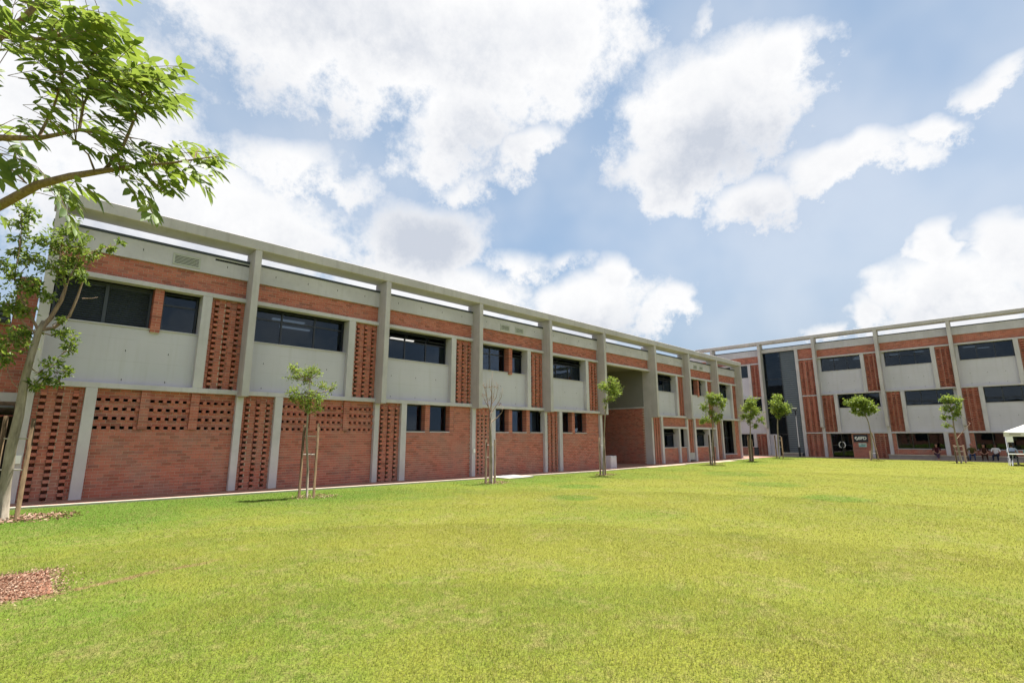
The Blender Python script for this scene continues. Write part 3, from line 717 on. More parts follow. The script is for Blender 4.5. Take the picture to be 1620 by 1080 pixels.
# benches along the far block
for (u0, u1, lab) in ((GU[4]-.1, GU[5]-.02, 'low concrete bench under the window left of the seated group'), (GU[5]+.05, 2.5, 'low concrete bench under the window where three people sit')):
    bq = empty('bench', (51.95, -(u0+u1)/2, -.03), lab, 'bench', 'benches along the far block')
    L = (u1-u0)/2
    soft_box('seat', (-.05, .5, -L, L, .29, .345), 'pale_slab', bq, .01); boxes('base', [(0, .48, -L+.03, L-.03, 0, .289)], 'bench_face', bq)
bq = empty('bench', (51.5, 15.5, -.03), 'pale concrete step bench in front of the stair tower', 'bench', 'benches along the far block')
soft_box('seat', (-.3, .3, -.8, .8, .27, .34), 'pale_slab', bq, .01); boxes('base', [(-.25, .25, -.75, .75, 0, .269)], 'bench_face', bq)
# sign beside the glass doors
def text_mesh(name, s, size, m, parent, loc, ext=.006):
    cu = bpy.data.curves.new(name, 'FONT'); cu.body = s; cu.size = size; cu.extrude = ext; cu.offset = size*.035; cu.align_x = 'CENTER'; cu.align_y = 'CENTER'
    o = bpy.data.objects.new(name, cu); C.objects.link(o)
    me = bpy.data.meshes.new_from_object(o.evaluated_get(bpy.context.evaluated_depsgraph_get())); bpy.data.objects.remove(o)
    me.materials.clear(); me.materials.append(MATS[m])
    r = bpy.data.objects.new(name, me); link(r, parent); r.location = loc; r.rotation_euler = (R(90), 0, R(-90)); return r
sg = empty('wall_sign', (52.555, 10.27, 1.62), 'dark navy wall sign with white logo and the letters SFD beside glass doors', 'sign')
boxes('board', [(-.025, .02, -.52, .52, -.31, .33)], 'sign_navy', sg)
text_mesh('lettering', 'SFD', .36, 'white_paint', sg, (-.032, -.13, 0))
def poly(name, pts, m, parent, t=.008, x=-.03):
    bm = bmesh.new(); vs = [bm.verts.new((x, -a, b)) for a, b in pts]; f = bm.faces.new(vs)
    ex = bmesh.ops.extrude_face_region(bm, geom=[f]); bmesh.ops.translate(bm, verts=[v for v in ex['geom'] if isinstance(v, bmesh.types.BMVert)], vec=(-t, 0, 0))
    me = bpy.data.meshes.new(name); bm.to_mesh(me); bm.free(); me.materials.append(MATS[m]); return link(bpy.data.objects.new(name, me), parent)
poly('logo', [(-.46, .02), (-.34, .16), (-.24, .11), (-.30, .06), (-.36, .03), (-.28, -.04), (-.34, -.09)], 'white_paint', sg)
poly('logo', [(-.34, -.14), (-.28, -.19), (-.14, -.04), (-.18, .06), (-.24, .02), (-.22, -.03)], 'white_paint', sg)
sg2 = empty('wall_sign', (52.57, 10.19, 1.05), 'small teal and pale wall sign under the dark navy sign', 'sign')
boxes('board', [(-.02, .015, -.29, .29, -.17, .17)], 'sign_pale', sg2)
boxes('colour_band', [(-.026, -.019, -.18, .27, -.14, -.02)], 'sign_teal', sg2)
boxes('lettering', [(-.026, -.019, .10-.07*k-.05, .10-.07*k, .0, .075 if k in (0, 1) else .055) for k in range(5)], 'sign_navy', sg2)
boxes('fire_bell', [(52.55, 52.6, 10.72, 10.84, 1.0, 1.12)], 'pink_cloth', label='small red box on the brick beside the glass doors', cat='alarm box')

# ------------------------------------------------------------------ street furniture
lp = empty('lamp_post', (49.6, 14.35, -.03), 'slim black lamp post with flat white head by the stair tower', 'lamp post')
tubes('pole', [([(0, 0, 0), (0, 0, .9), (0, 0, .9), (0, 0, 4.1)], [.085, .085, .06, .05])], 'black', lp)
tubes('arm', [([(0, 0, 4.05), (0, .2, 4.25)], [.04, .03]), ([(0, 0, 4.05), (0, -.16, 4.22)], [.03, .03])], 'black', lp)
boxes('lamp_head', [(-.1, .1, -.12, .22, 4.28, 4.35)], 'white_paint', lp)
bn = empty('litter_bin', (51.6, 18.72, -.03), 'dark slim litter bin against the far block by the corner', 'bin')
boxes('body', [(-.16, .16, -.16, .16, .04, .72)], 'charcoal', bn); boxes('lid', [(-.18, .18, -.18, .18, .722, .78)], 'black', bn)
pp = empty('bollard', (51.7, 9.15, -.03), 'short black post at the foot of the brick panel right of the sign', 'bollard')
tubes('post', [([(0, 0, 0), (0, 0, .62)], [.06, .06])], 'black', pp); tubes('cap', [([(0, 0, .62), (0, 0, .66)], [.07, .04])], 'black', pp)
wb = empty('utility_box', (24.62, 17.0, 0), 'pale concrete utility box at the passage entrance', 'utility box')
soft_box('body', (-.3, .3, -.15, .2, .0, .72), 'painted', wb); boxes('door', [(-.26, .26, -.165, -.151, .06, .66)], 'painted', wb)

# ------------------------------------------------------------------ trees
def leaf_arrays(cs, dirs, size, rngl, wid=.48, fold=.25):
    """folded four-point leaves, one island each"""
    n = len(cs); d = dirs/np.linalg.norm(dirs, axis=1)[:, None]
    ref = rngl.normal(size=(n, 3)); ref[:, 2] += 1.2
    s = np.cross(d, ref); s /= np.linalg.norm(s, axis=1)[:, None]; nn = np.cross(s, d)
    L = (size*rngl.uniform(.65, 1.25, n))[:, None]; Wd = L*wid*.5
    p0 = cs; p2 = cs+d*L-nn*L*.12; m = cs+d*L*.48
    p1 = m+s*Wd+nn*Wd*fold; p3 = m-s*Wd+nn*Wd*fold
    V = np.stack([p0, p1, p2, p3], 1).reshape(-1, 3); k = np.arange(n)*4
    F = np.concatenate([np.stack([k, k+1, k+2], 1), np.stack([k, k+2, k+3], 1)])
    return V, F
def tree(label, base, trunk, clusters, lsize, mleaf='leaf_far', mbark='bark', twig_r=.012, group='young trees around the lawn', nleaf=1., seed=1, name='young_tree', twigs=True, forks=None):
    """trunk: [(x,y,z,r)...] ; clusters: [(centre, radius, count)]"""
    rl = np.random.default_rng(seed); rr = random.Random(seed)
    o = empty(name, base, label, 'tree', group); bo = Vector(base)
    tr = [(Vector(p[:3])-bo, p[3]) for p in trunk]
    tl = [([p for p, _ in tr], [r for _, r in tr])]
    tubes('trunk', tl, mbark, o, 10)
    bl = []
    for fk in (forks or []): bl.append(([Vector(p[:3])-bo for p in fk], [p[3] for p in fk]))
    cs, ds = [], []
    nodes = [p for p, _ in tr[len(tr)//2:]] + [Vector(p[:3])-bo for fk in (forks or []) for p in fk[1:]]
    for c, r, n in clusters:
        c = Vector(c)-bo
        st = min(nodes, key=lambda q: (q-c).length + max(0, q.z-c.z)*2)
        mid = (st+c)/2 + Vector((rr.uniform(-.1, .1), rr.uniform(-.1, .1), -.12*(c-st).length))
        if twigs: bl.append(([st, mid, c], [twig_r*1.4, twig_r, twig_r*.6]))
        n = int(n*nleaf)
        k = max(3, n//14)
        for _ in range(k):
            v = Vector(rl.normal(size=3)); v.normalize(); v.z *= .85; tip = c+v*r*rr.uniform(.35, 1.15)
            if twigs: bl.append(([c+v*r*.05, (c+tip)/2+Vector((0, 0, .04*r)), tip], [twig_r*.5, twig_r*.38, twig_r*.2]))
            m = max(1, n//k)
            tt = rl.uniform(.3, 1.08, m)[:, None]
            q = np.array(c)[None]+np.array(tip-c)[None]*tt + rl.normal(size=(m, 3))*r*.2
            dd = np.array(v)[None]*.7+rl.normal(size=(m, 3))*.8; dd[:, 2] -= .15
            cs.append(q); ds.append(dd)
    if bl: tubes('branches', bl, mbark if mbark != 'bark' else 'twig', o, 5)
    V, F = leaf_arrays(np.concatenate(cs), np.concatenate(ds), lsize, rl)
    link(bpy.data.objects.new('crown', np_mesh('crown', V, F, mleaf)), o)
    return o
def stakes(label, cx, cy, poles, ties_z, m='dark_stake', r=.04, h=1.6, lean=0):
    o = empty('tree_stakes', (cx, cy, gz(cx)), label, 'tree stakes', 'timber stakes tied to the young trees')
    for dx, dy, hh in poles: tubes('pole', [([(dx, dy, -.1), (dx*(1-lean), dy*(1-lean), hh)], [r, r*.95])], m, o, 8)
    for z in ties_z:
        tubes('tie', [([(poles[0][0], poles[0][1], z), (0, 0, z+.01), (poles[-1][0], poles[-1][1], z)], [.013]*3)], 'strap', o, 5)
    return o
def mulch(label, cx, cy, rx, ry, n, square=False, seed=3, size=.05):
    rl = np.random.default_rng(seed)
    if square: x, y = rl.uniform(-1, 1, n)*rx+rl.normal(size=n)*.045*(1+rl.exponential(1., n)), rl.uniform(-1, 1, n)*ry+rl.normal(size=n)*.04*(1+rl.exponential(1., n))
    else:
        a, q = rl.uniform(0, 6.283, n), np.sqrt(rl.uniform(0, 1, n))*(1+.18*rl.normal(size=n)); x, y = np.cos(a)*q*rx, np.sin(a)*q*ry
    z = rl.uniform(.005, .035, n)+.02*np.exp(-(x/rx)**2*2-(y/ry)**2*2)
    c = np.stack([x, y, z], 1); d = rl.normal(size=(n, 3)); d[:, 2] *= .35
    V, F = leaf_arrays(c, d, size, rl, .4, .1)
    o = bpy.data.objects.new('mulch', np_mesh('mulch', V, F, 'mulch')); link(o, None, label, 'mulch', None, 'stuff'); o.location = (cx, cy, gz(cx)+bump(cx, cy)); return o
def ptree(px_base, d, **k): return at(px_base[0], px_base[1], d)
def cl(lst, d, n): return [(at(x, y, d+dd), r*d/FPX, int(n*(r/15)**2)) for x, y, r, dd in lst]
def mpp(px, d):                                        # metres per photograph pixel there
    v = CF + CR*((px-810)/FPX); return d/math.hypot(v.x, v.y)/FPX
def cl(lst, d, n): return [(at(x, y, d+random.uniform(-.25, .25)), r*1.28*mpp(x, d), int(n*2.5*(r*mpp(x, d)/.25)**2)+12) for x, y, r in lst]
def tp(lst, d): return [(*at(x, y, d), r) for x, y, r in lst]
def base_of(x, y): b = Vector((x, y, 0)); b.z = gz(x)+bump(x, y)-.02; return b
SM = {}
def small(key, px, d, trunk, cluster, lsize, dens, label, seed, **k):
    b = at(trunk[0][0], trunk[0][1], d); bs = (b.x, b.y, gz(b.x)-.03)
    t = tp(trunk, d); t[0] = (b.x, b.y, gz(b.x)-.05, trunk[0][2])
    SM[key] = bs
    return tree(label, bs, t, cl(cluster, d, dens), lsize, seed=seed, **k)
small('t1', 485, 15.33, [(485.5, 786.5, .032), (487, 740, .03), (485, 690, .027), (487, 655, .024), (489, 622, .016), (490, 600, .01)],
      [(465, 583, 9), (471, 586, 8), (493, 587, 11), (485, 594, 12), (506, 589, 8), (466, 598, 9), (512, 610, 9), (524, 613, 7), (463, 619, 9), (459, 628, 8), (482, 632, 12), (497, 625, 11), (511, 627, 8), (487, 643, 10), (502, 647, 8), (476, 628, 9), (490, 604, 9), (506, 636, 7)],
      .075, 95, 'small leafy tree in front of the second bay, twin stakes', 11)
T2 = 19.13
forks2 = [tp(f, T2) for f in ([(776, 655, .03), (778, 630, .02), (778, 610, .012), (779, 588, .004)], [(776, 655, .025), (771, 635, .014), (769, 615, .009), (771, 600, .004)], [(776, 650, .02), (767, 633, .012), (763, 622, .005)],
          [(777, 640, .018), (785, 628, .011), (788, 612, .007), (784, 603, .004)], [(776, 655, .022), (786, 640, .014), (793, 628, .009), (795, 614, .004)], [(777, 668, .022), (787, 660, .015), (794, 652, .009), (796, 643, .004)],
          [(778, 622, .012), (774, 610, .007), (775, 598, .003)], [(780, 634, .012), (782, 618, .007), (781, 600, .003)], [(770, 628, .01), (766, 612, .006), (765, 604, .003)], [(790, 630, .008), (792, 620, .005), (797, 626, .003)])]
small('t2', 778, T2, [(777.5, 763.5, .055), (777, 730, .05), (776, 690, .046), (776, 652, .036)], [(770, 612, 7), (783, 612, 7), (777, 628, 8), (766, 625, 5), (790, 640, 5)], .05, 26,
      'bare tree with thin twigs and a few dry leaves', 12, mleaf='leaf_dry', forks=forks2, twig_r=.006)
small('t3', 954, 24.6, [(954, 751, .04), (955, 715, .036), (955.5, 690, .034), (957, 660, .03), (961, 632, .02), (965, 612, .01)],
      [(967, 601, 7), (974, 609, 8), (959, 611, 8), (975, 620, 7), (965, 616, 8), (967, 629, 7), (953, 613, 5), (957, 632, 4), (956, 643, 3)], .10, 90, 'slender leafy tree at the left edge of the open passage', 13)
small('t4', 1128, 35.8, [(1127, 734, .05), (1127, 700, .045), (1127.5, 670, .04), (1128, 640, .02)],
      [(1124, 628, 7), (1132, 629, 7), (1129, 636, 7), (1142, 636, 6), (1146, 634, 4), (1114, 645, 6), (1142, 645, 4), (1126, 652, 6), (1110, 664, 5), (1119, 664, 5), (1132, 664, 6), (1139, 657, 4)], .14, 75, 'leafy tree left of the block corner, widest crown of the row', 14)
small('t5', 1189, 41.85, [(1189, 729, .05), (1187, 700, .045), (1187, 675, .04), (1187, 645, .02)],
      [(1188, 637, 8), (1181, 646, 7), (1195, 649, 7), (1188, 656, 7), (1203, 664, 5), (1195, 673, 4), (1179, 658, 5), (1184, 667, 4)], .15, 70, 'leafy tree at the inner corner of the two blocks', 15)
small('t6', 1232, 48.9, [(1233, 724, .06), (1231, 700, .055), (1230, 670, .05), (1231, 645, .02)],
      [(1228, 629, 6), (1224, 638, 6), (1233, 641, 7), (1242, 642, 6), (1236, 650, 6), (1228, 649, 6), (1245, 650, 5), (1231, 659, 4)], .16, 75, 'leafy tree in front of the stair tower', 16)
small('t7', 1376, 48.3, [(1379, 727, .055), (1379.5, 705, .05), (1378, 688, .045), (1374, 668, .04), (1369, 655, .03), (1366, 645, .015)],
      [(1344, 637, 6), (1355, 632, 6), (1354, 640, 6), (1365, 635, 7), (1373, 636, 6), (1366, 645, 7), (1377, 644, 6), (1383, 648, 5), (1352, 650, 5), (1361, 653, 5), (1373, 653, 4)], .16, 75, 'bent leafy tree leaning left beside the navy sign', 17)
small('t8', 1521, 46.6, [(1521, 731, .06), (1517, 712, .055), (1513, 695, .05), (1509, 675, .045), (1506, 650, .025)],
      [(1505, 632, 7), (1496, 631, 6), (1514, 633, 6), (1496, 645, 6), (1510, 647, 6), (1518, 655, 5), (1496, 660, 5), (1497, 672, 4), (1507, 660, 4), (1516, 643, 5)], .16, 55, 'thin leafy tree beside the people on the bench', 18,
      forks=[tp([(1513, 695, .03), (1525, 680, .02), (1535, 670, .01)], 46.6)])
# large tree at the left edge
d0 = 14.0; b0 = at(4, 822, d0)
T0 = [(b0.x, b0.y, gz(0)-.05, .092)] + tp([(8, 770, .088), (18, 706, .084), (30, 657, .078), (38, 605, .068), (50, 560, .062), (61, 525, .056), (70, 508, .045)], d0)
f0 = [tp(f, d0) for f in ([(64, 520, .05), (80, 503, .045), (97, 475, .038), (104, 455, .03), (98, 430, .022), (95, 400, .014), (100, 372, .008)], [(64, 522, .042), (85, 519, .036), (110, 500, .03), (122, 472, .025), (130, 448, .018), (138, 420, .01), (150, 398, .006)],
      [(61, 522, .03), (50, 502, .026), (38, 480, .02), (22, 440, .014), (32, 390, .01), (35, 345, .005)], [(104, 455, .02), (110, 440, .015), (122, 415, .01), (128, 385, .005)], [(58, 527, .024), (42, 515, .018), (28, 500, .012), (10, 480, .006)],
      [(130, 472, .01), (145, 472, .006), (155, 470, .004)], [(46, 580, .018), (60, 590, .012), (80, 575, .008), (98, 560, .004)], [(40, 600, .016), (55, 612, .012), (75, 604, .008), (92, 590, .004)], [(36, 620, .012), (20, 605, .009), (12, 585, .005)], [(135, 405, .008), (160, 394, .006), (185, 386, .003)])]
tree('tall young tree with pale bark and twin stakes at the left edge', (b0.x, b0.y, gz(0)-.03), T0,
     cl([(38, 335, 15), (30, 352, 14), (20, 400, 13), (50, 412, 15), (68, 378, 11), (107, 365, 17), (92, 386, 18), (125, 390, 16), (115, 420, 19), (88, 428, 18), (140, 402, 11), (176, 392, 8), (189, 384, 5), (160, 396, 5), (20, 442, 16), (50, 452, 16), (15, 482, 18), (40, 490, 14), (18, 540, 21), (4, 562, 18), (40, 528, 13), (96, 530, 14), (110, 548, 9), (86, 577, 12), (100, 586, 8), (118, 550, 6), (70, 602, 12), (55, 606, 9), (95, 602, 7), (72, 465, 12), (130, 440, 10), (100, 505, 8), (8, 420, 12), (30, 375, 11)], d0, 90),
     .105, mleaf='leaf', seed=21, forks=f0, twig_r=.009, name='tall_tree')

# big tree just outside the left edge: its limbs reach into the picture overhead
def overhead_tree():
    bs = Vector((-.9, 7.9, .2)); o = empty('shade_tree', bs, 'overhanging tree branch with long glossy leaflets at the top left', 'tree')
    top = Vector((-1.15, 7.35, 3.1)); rr = random.Random(5)
    tubes('trunk', [([Vector((0, 0, -.05)), Vector((-.02, -.05, 1.2)), Vector((-.12, -.3, 2.2)), top-bs, Vector((-1.3, 7.0, 4.6))-bs, Vector((-1.2, 6.6, 6.2))-bs], [.13, .115, .1, .085, .06, .03])], 'bark', o, 12)
    def ap(l): return [at(x, y, d) for x, y, d in l]
    BR = [([top]+ap([(-60, 352, 5.7), (0, 325, 5.3), (60, 292, 4.95), (110, 279, 4.75), (165, 270, 4.55), (215, 263, 4.45), (270, 258, 4.35), (345, 247, 4.25)]), [.06, .042, .034, .031, .026, .021, .014, .009, .004]),
          ([Vector((-1.28, 7.1, 4.2))]+ap([(-50, 225, 5.6), (0, 218, 5.2), (60, 219, 5.0), (125, 206, 4.8), (185, 216, 4.7)]), [.045, .03, .024, .018, .012, .005]),
          ([Vector((-1.25, 6.8, 5.2))]+ap([(-40, 95, 5.8), (0, 58, 5.4), (35, 33, 5.2), (60, 5, 5.1), (85, -35, 5.0)]), [.04, .032, .028, .024, .018, .01]),
          (ap([(165, 270, 4.55), (192, 238, 4.5), (210, 195, 4.5), (226, 150, 4.5), (258, 115, 4.5)]), [.014, .012, .01, .007, .004]),
          (ap([(125, 206, 4.8), (132, 165, 4.7), (160, 112, 4.7), (188, 72, 4.7)]), [.011, .009, .007, .004]),
          (ap([(0, 58, 5.4), (60, 62, 5.1), (120, 52, 4.9), (168, 62, 4.8)]), [.016, .013, .01, .005]),
          (ap([(-20, 240, 5.3), (15, 265, 5.1), (42, 290, 5.0)]), [.008, .007, .006]),
          (ap([(60, 219, 5.0), (85, 170, 4.9), (100, 120, 4.8)]), [.012, .008, .005]),
          (ap([(150, 271, 4.6), (140, 245, 4.6), (120, 225, 4.6)]), [.008, .006, .004]),
          (ap([(215, 263, 4.45), (240, 285, 4.4), (262, 305, 4.35)]), [.006, .005, .003])]
    tubes('branches', BR, 'twig', o, 7).location = -bs
    nodes = [p for pts, _ in BR for p in pts[2 if len(pts) > 6 else 0:]]
    nodes += [(a+b)/2 for pts, _ in BR for a, b in zip(pts[2 if len(pts) > 6 else 0:], pts[3 if len(pts) > 6 else 1:])]
    CL = [(40, 35, 60, 40, 20), (115, 55, 55, 45, 20), (30, 105, 50, 40, 18), (95, 120, 55, 42, 20), (160, 112, 42, 36, 15), (200, 125, 40, 32, 14), (240, 128, 36, 24, 15), (262, 155, 20, 20, 5), (150, 165, 45, 32, 12), (55, 175, 50, 30, 12), (205, 165, 30, 22, 7), (115, 212, 30, 18, 5), (20, 232, 30, 22, 6),
          (180, 222, 32, 18, 8), (222, 243, 30, 14, 7), (258, 233, 22, 12, 5), (312, 238, 26, 14, 9), (330, 285, 18, 12, 3), (292, 270, 22, 14, 4), (230, 288, 22, 16, 4), (205, 268, 18, 14, 4), (110, 290, 32, 12, 6), (108, 312, 10, 10, 2), (245, 305, 12, 8, 2), (140, 22, 30, 18, 6), (85, 262, 22, 10, 3),
          (-40, 60, 50, 60, 14), (-60, 170, 40, 60, 12), (60, -40, 90, 30, 16), (-30, 260, 30, 30, 5)]
    tw = []; VV = []; FF = []; off = 0
    def leaflet(p, d, side, L):
        nonlocal off
        n = side.cross(d).normalized()
        w = L*.19; pts = [p]
        for t, ww in ((.22, .8), (.5, 1.), (.78, .62)):
            c = p+d*(L*t)-Vector((0, 0, L*.12*t*t)); pts += [c+side*w*ww+n*w*.22*ww, c, c-side*w*ww+n*w*.22*ww]
        pts.append(p+d*L-Vector((0, 0, L*.14)))
        VV.extend(pts); q = off; off += len(pts)
        for a in ((0, 1, 2), (0, 2, 3), (1, 4, 5), (1, 5, 2), (2, 5, 6), (2, 6, 3), (4, 7, 8), (4, 8, 5), (5, 8, 9), (5, 9, 6), (7, 10, 8), (8, 10, 9)): FF.append(tuple(q+i for i in a))
    for cx, cy, rx, ry, n in CL:
        for _ in range(int(n*.8+.5)):
            a = rr.uniform(0, 6.283); q = math.sqrt(rr.random())
            x, y = cx+math.cos(a)*q*rx, cy+math.sin(a)*q*ry
            x -= max(0, min(30, (x-120)*.25)) if y < 230 else 14
            p = at(x, y, rr.uniform(4.2, 5.0) if x > 100 else rr.uniform(4.4, 5.6))
            nd = min(nodes, key=lambda k: (k-p).length)
            if (p-nd).length < .42: tw.append(([nd-bs, (nd+p)/2-bs+Vector((0, 0, .03)), p-bs], [.0035, .003, .002]))
            ox, oy = x-10, y-190
            l = math.hypot(ox, oy)+1e-3
            d = CR*(ox/l*.8+rr.uniform(-.6, .6)+.35) + CU*(-oy/l*.45+rr.uniform(-.6, .45)-.1) + CF*rr.uniform(-.7, .5); d.normalize()
            side = d.cross(Vector((rr.uniform(-.5, .5), rr.uniform(-.5, .5), 1))).normalized()
            up = side.cross(d)
            Lr = rr.uniform(.16, .30); k = rr.choice((3, 4, 4, 5)); pts = [p]
            for i in range(1, k+1):
                t = i/k; c = p+d*Lr*t-Vector((0, 0, .10*Lr*t*t)); pts.append(c)
                for s in (-1, 1):
                    dd = (d*.62+side*s*.85+up*rr.uniform(-.35, .2)+Vector((0, 0, -rr.uniform(0, .35)))).normalized()
                    sd = dd.cross(up+Vector((rr.uniform(-.4, .4),)*3)).normalized()
                    leaflet(c, dd, sd, rr.uniform(.085, .15)*(1-.18*abs(t-.5)))
            leaflet(pts[-1], (d+Vector((0, 0, -.15))).normalized(), side, rr.uniform(.09, .155))
            tw.append(([q_-bs for q_ in pts], [.0022]*len(pts)))
    tubes('twigs', tw, 'twig', o, 4, kind='stuff')
    f = bpy.data.objects.new('crown', np_mesh('crown', np.array([tuple(v-bs) for v in VV]), np.array(FF), 'leaf', smooth=True)); link(f, o)
overhead_tree()

# stakes and mulch
def st(key, label, poles, tz, **k): b = SM[key]; return stakes(label, b[0], b[1], poles, tz, **k)
def off(px, d=1.): return (CR.x*px*d, CR.y*px*d)
def pole_set(px, d, lst): s = mpp(px, d); return [(CR.x*q*s, CR.y*q*s, h) for q, h in lst]
st('t1', 'two timber stakes with crossties at the second bay tree', pole_set(485, 15.3, [(-12, 1.98), (10, 2.02)]), (1.15, 1.65), m='stake_wood', r=.036)
st('t2', 'dark timber stakes around the bare tree', pole_set(778, 19.1, [(-8.5, 1.62), (-2.2, 2.4), (5, 1.6)]), (.95, 1.4), r=.045)
st('t3', 'two dark stakes tied to the tree by the passage', pole_set(954, 24.6, [(-4, 1.75), (3.5, 1.75)]), (1.35,), r=.045)
st('t4', 'two dark stakes under the widest crown of the row', pole_set(1128, 35.8, [(-2.5, 1.9), (4, 2.0)]), (.6, 1.35), r=.05)
st('t5', 'light timber stakes at the inner corner tree', pole_set(1189, 41.85, [(-2, 1.9), (2.4, 1.6)]), (1.2,), m='stake_wood', r=.07)
st('t6', 'three timber stakes with a white tie before the stair tower', pole_set(1232, 48.9, [(-4, 1.9), (6, 1.75)]), (.9, 1.45, 1.8), m='stake_wood', r=.055)
st('t7', 'single leaning stake at the bent tree', pole_set(1379, 48.3, [(-1.5, .7), (11, 2.1)]), (.5,), m='stake_wood', r=.05, lean=.5)
st('t8', 'low dark stakes with white ties at the bench side tree', pole_set(1521, 46.6, [(-7, 1.2), (7, 1.2)]), (.75, 1.1), r=.06)
stakes('two thick weathered stakes at the tall left edge tree', b0.x, b0.y, [(CR.x*.26+.0, CR.y*.26, 1.95), (-CR.x*.3, -CR.y*.3, 2.0)], (.95, 1.55), m='stake_wood', r=.04)
for k_, (key, lab) in enumerate((('t1', 'reddish mulch ring under the second bay tree'), ('t2', 'mulch ring under the bare tree'), ('t3', 'mulch ring under the tree by the passage'), ('t4', 'mulch ring under the widest crown of the row'))):
    b = SM[key]; mulch(lab, b[0]+.15, b[1]-.05, .62, .55, 420, seed=30+k_)
mulch('mulch ring at the foot of the tall left edge tree', b0.x+.25, b0.y, .85, .6, 900, seed=40, size=.07)
mulch('square mulch bed in the lawn at the left edge', -.62, 7.9, 1.16, .70, 19000, True, 41, .03)
sheet('mulch_soil', np.linspace(-1.72, .46, 12), np.linspace(7.26, 8.54, 10), lambda x, y: gz(x)+bump(x, y)+.004, 'mulch_soil', kind='structure')

# ------------------------------------------------------------------ grass
def grass():
    rl = np.random.default_rng(9)
    parts = []
    for r0, r1, dens, hh, ww in ((3.0, 6.0, 7200, .026, .0042), (6.0, 10., 3200, .027, .006), (10., 17., 1000, .028, .010), (17., 30., 260, .03, .017), (30., 52., 60, .03, .03)):
        a0, a1 = R(-6), R(97)
        n = int(.5*(a1-a0)*(r1*r1-r0*r0)*dens)
        r = np.sqrt(rl.uniform(r0*r0, r1*r1, n)); a = rl.uniform(a0, a1, n)
        x, y = r*np.cos(a), r*np.sin(a)
        ok = (y < 15.97) & (x < 49.2) & ~((x < .52) & (x > -1.77) & (y > 7.24) & (y < 8.56))
        ok &= ~((x > 14.72) & (x < 16.3) & (y > 15.25))
        parts.append((x[ok], y[ok], hh, ww))
    X = np.concatenate([p[0] for p in parts]); Y = np.concatenate([p[1] for p in parts])
    H = np.concatenate([np.full(len(p[0]), p[2]) for p in parts]); Wd = np.concatenate([np.full(len(p[0]), p[3]) for p in parts])
    n = len(X); H = H*rl.uniform(.5, 1.25, n)
    Z = .23*(1-np.clip(X, 0, 22)/22) + (.018*np.sin(X*.9+1.3*np.sin(Y*.7))*np.sin(Y*1.1+.6*X)+.01*np.sin(2.3*X-1.7*Y))*np.minimum(1, np.minimum((16.05-Y)/1.5, (49.3-X)/1.5))
    th = rl.uniform(0, 6.283, n); ln = rl.uniform(.3, 1.5, n)
    dx, dy = np.cos(th), np.sin(th)
    p = np.stack([X, Y, Z-.004], 1); s = np.stack([-dy, dx, np.zeros(n)], 1)*(Wd*rl.uniform(.6, 1.3, n)*.5)[:, None]
    tip = p+np.stack([dx*H*ln, dy*H*ln, H], 1)
    V = np.stack([p-s, p+s, tip], 1).reshape(-1, 3); F = np.arange(3*n).reshape(-1, 3)
    o = bpy.data.objects.new('grass', np_mesh('grass', V, F, 'grass_blade')); link(o, None, 'short mown yellow-green grass covering the lawn', 'grass', None, 'stuff')
    print('grass blades', n)
grass()

# ------------------------------------------------------------------ gazebo, table, chairs
gzb = empty('gazebo', (45.5, -.42, 0), 'white pop-up gazebo canopy at the right edge', 'gazebo')
def pyramid():
    e, z0, z1, pk = 1.5, 1.77, 2.05, 2.8
    N = 8; V = []; F = []
    cs = [(-e, -e), (e, -e), (e, e), (-e, e)]
    for i in range(4):
        (x0, y0), (x1, y1) = cs[i], cs[(i+1) % 4]
        b = len(V)
        for k in range(N+1):
            t = k/N; x, y = x0+(x1-x0)*t, y0+(y1-y0)*t
            V += [(x*1.01, y*1.01, z0+.02*math.sin(t*25)), (x, y, z1-.05*math.sin(math.pi*t)), (x*.45, y*.45, z1+(pk-z1)*.5), (0, 0, pk)]
        for k in range(N):
            for j in range(3): F.append((b+k*4+j, b+(k+1)*4+j, b+(k+1)*4+j+1, b+k*4+j+1))
    return V, F
V_, F_ = pyramid(); cp = link(bpy.data.objects.new('canopy', np_mesh('canopy', V_, F_, 'canvas')), gzb)
md = cp.modifiers.new('thick', 'SOLIDIFY'); md.thickness = .012
for sx in (-1, 1):
    for sy in (-1, 1): tubes('leg', [([(sx*1.45, sy*1.45, 0), (sx*1.45, sy*1.45, 2.0)], [.018, .018])], 'steel', gzb)
boxes('notice', [(-1.53, -1.522, 1.12, 1.42, 1.42, 1.76)], 'white_paint', gzb)
boxes('valance_print', [(-1.532, -1.524, .75, 1.25, 1.86, 1.93)], 'bench_face', gzb)
tb = empty('folding_table', (43.85, .1, 0), 'white folding table under the gazebo edge', 'table')
soft_box('table_top', (-.38, .38, -.95, .92, .69, .735), 'white_paint', tb, .01)
for sx in (-.3, .3):
    for sy in (-.8, .82): tubes('leg', [([(sx, sy, 0), (sx*.9, sy*.9, .69)], [.022, .02])], 'steel', tb)
boxes('crossbar', [(-.28, .28, .76, .80, .3, .33), (-.28, .28, -.8, -.76, .3, .33)], 'steel', tb)
tbag = empty('tote_bag', (43.9, .18, .736), 'teal bag on the white folding table', 'bag')
soft_box('body', (-.12, .12, -.18, .18, 0, .2), 'teal', tbag, .04); tubes('strap', [([(0, -.1, .19), (0, -.05, .3), (0, .05, .3), (0, .1, .19)], [.012]*4)], 'teal', tbag, 5)
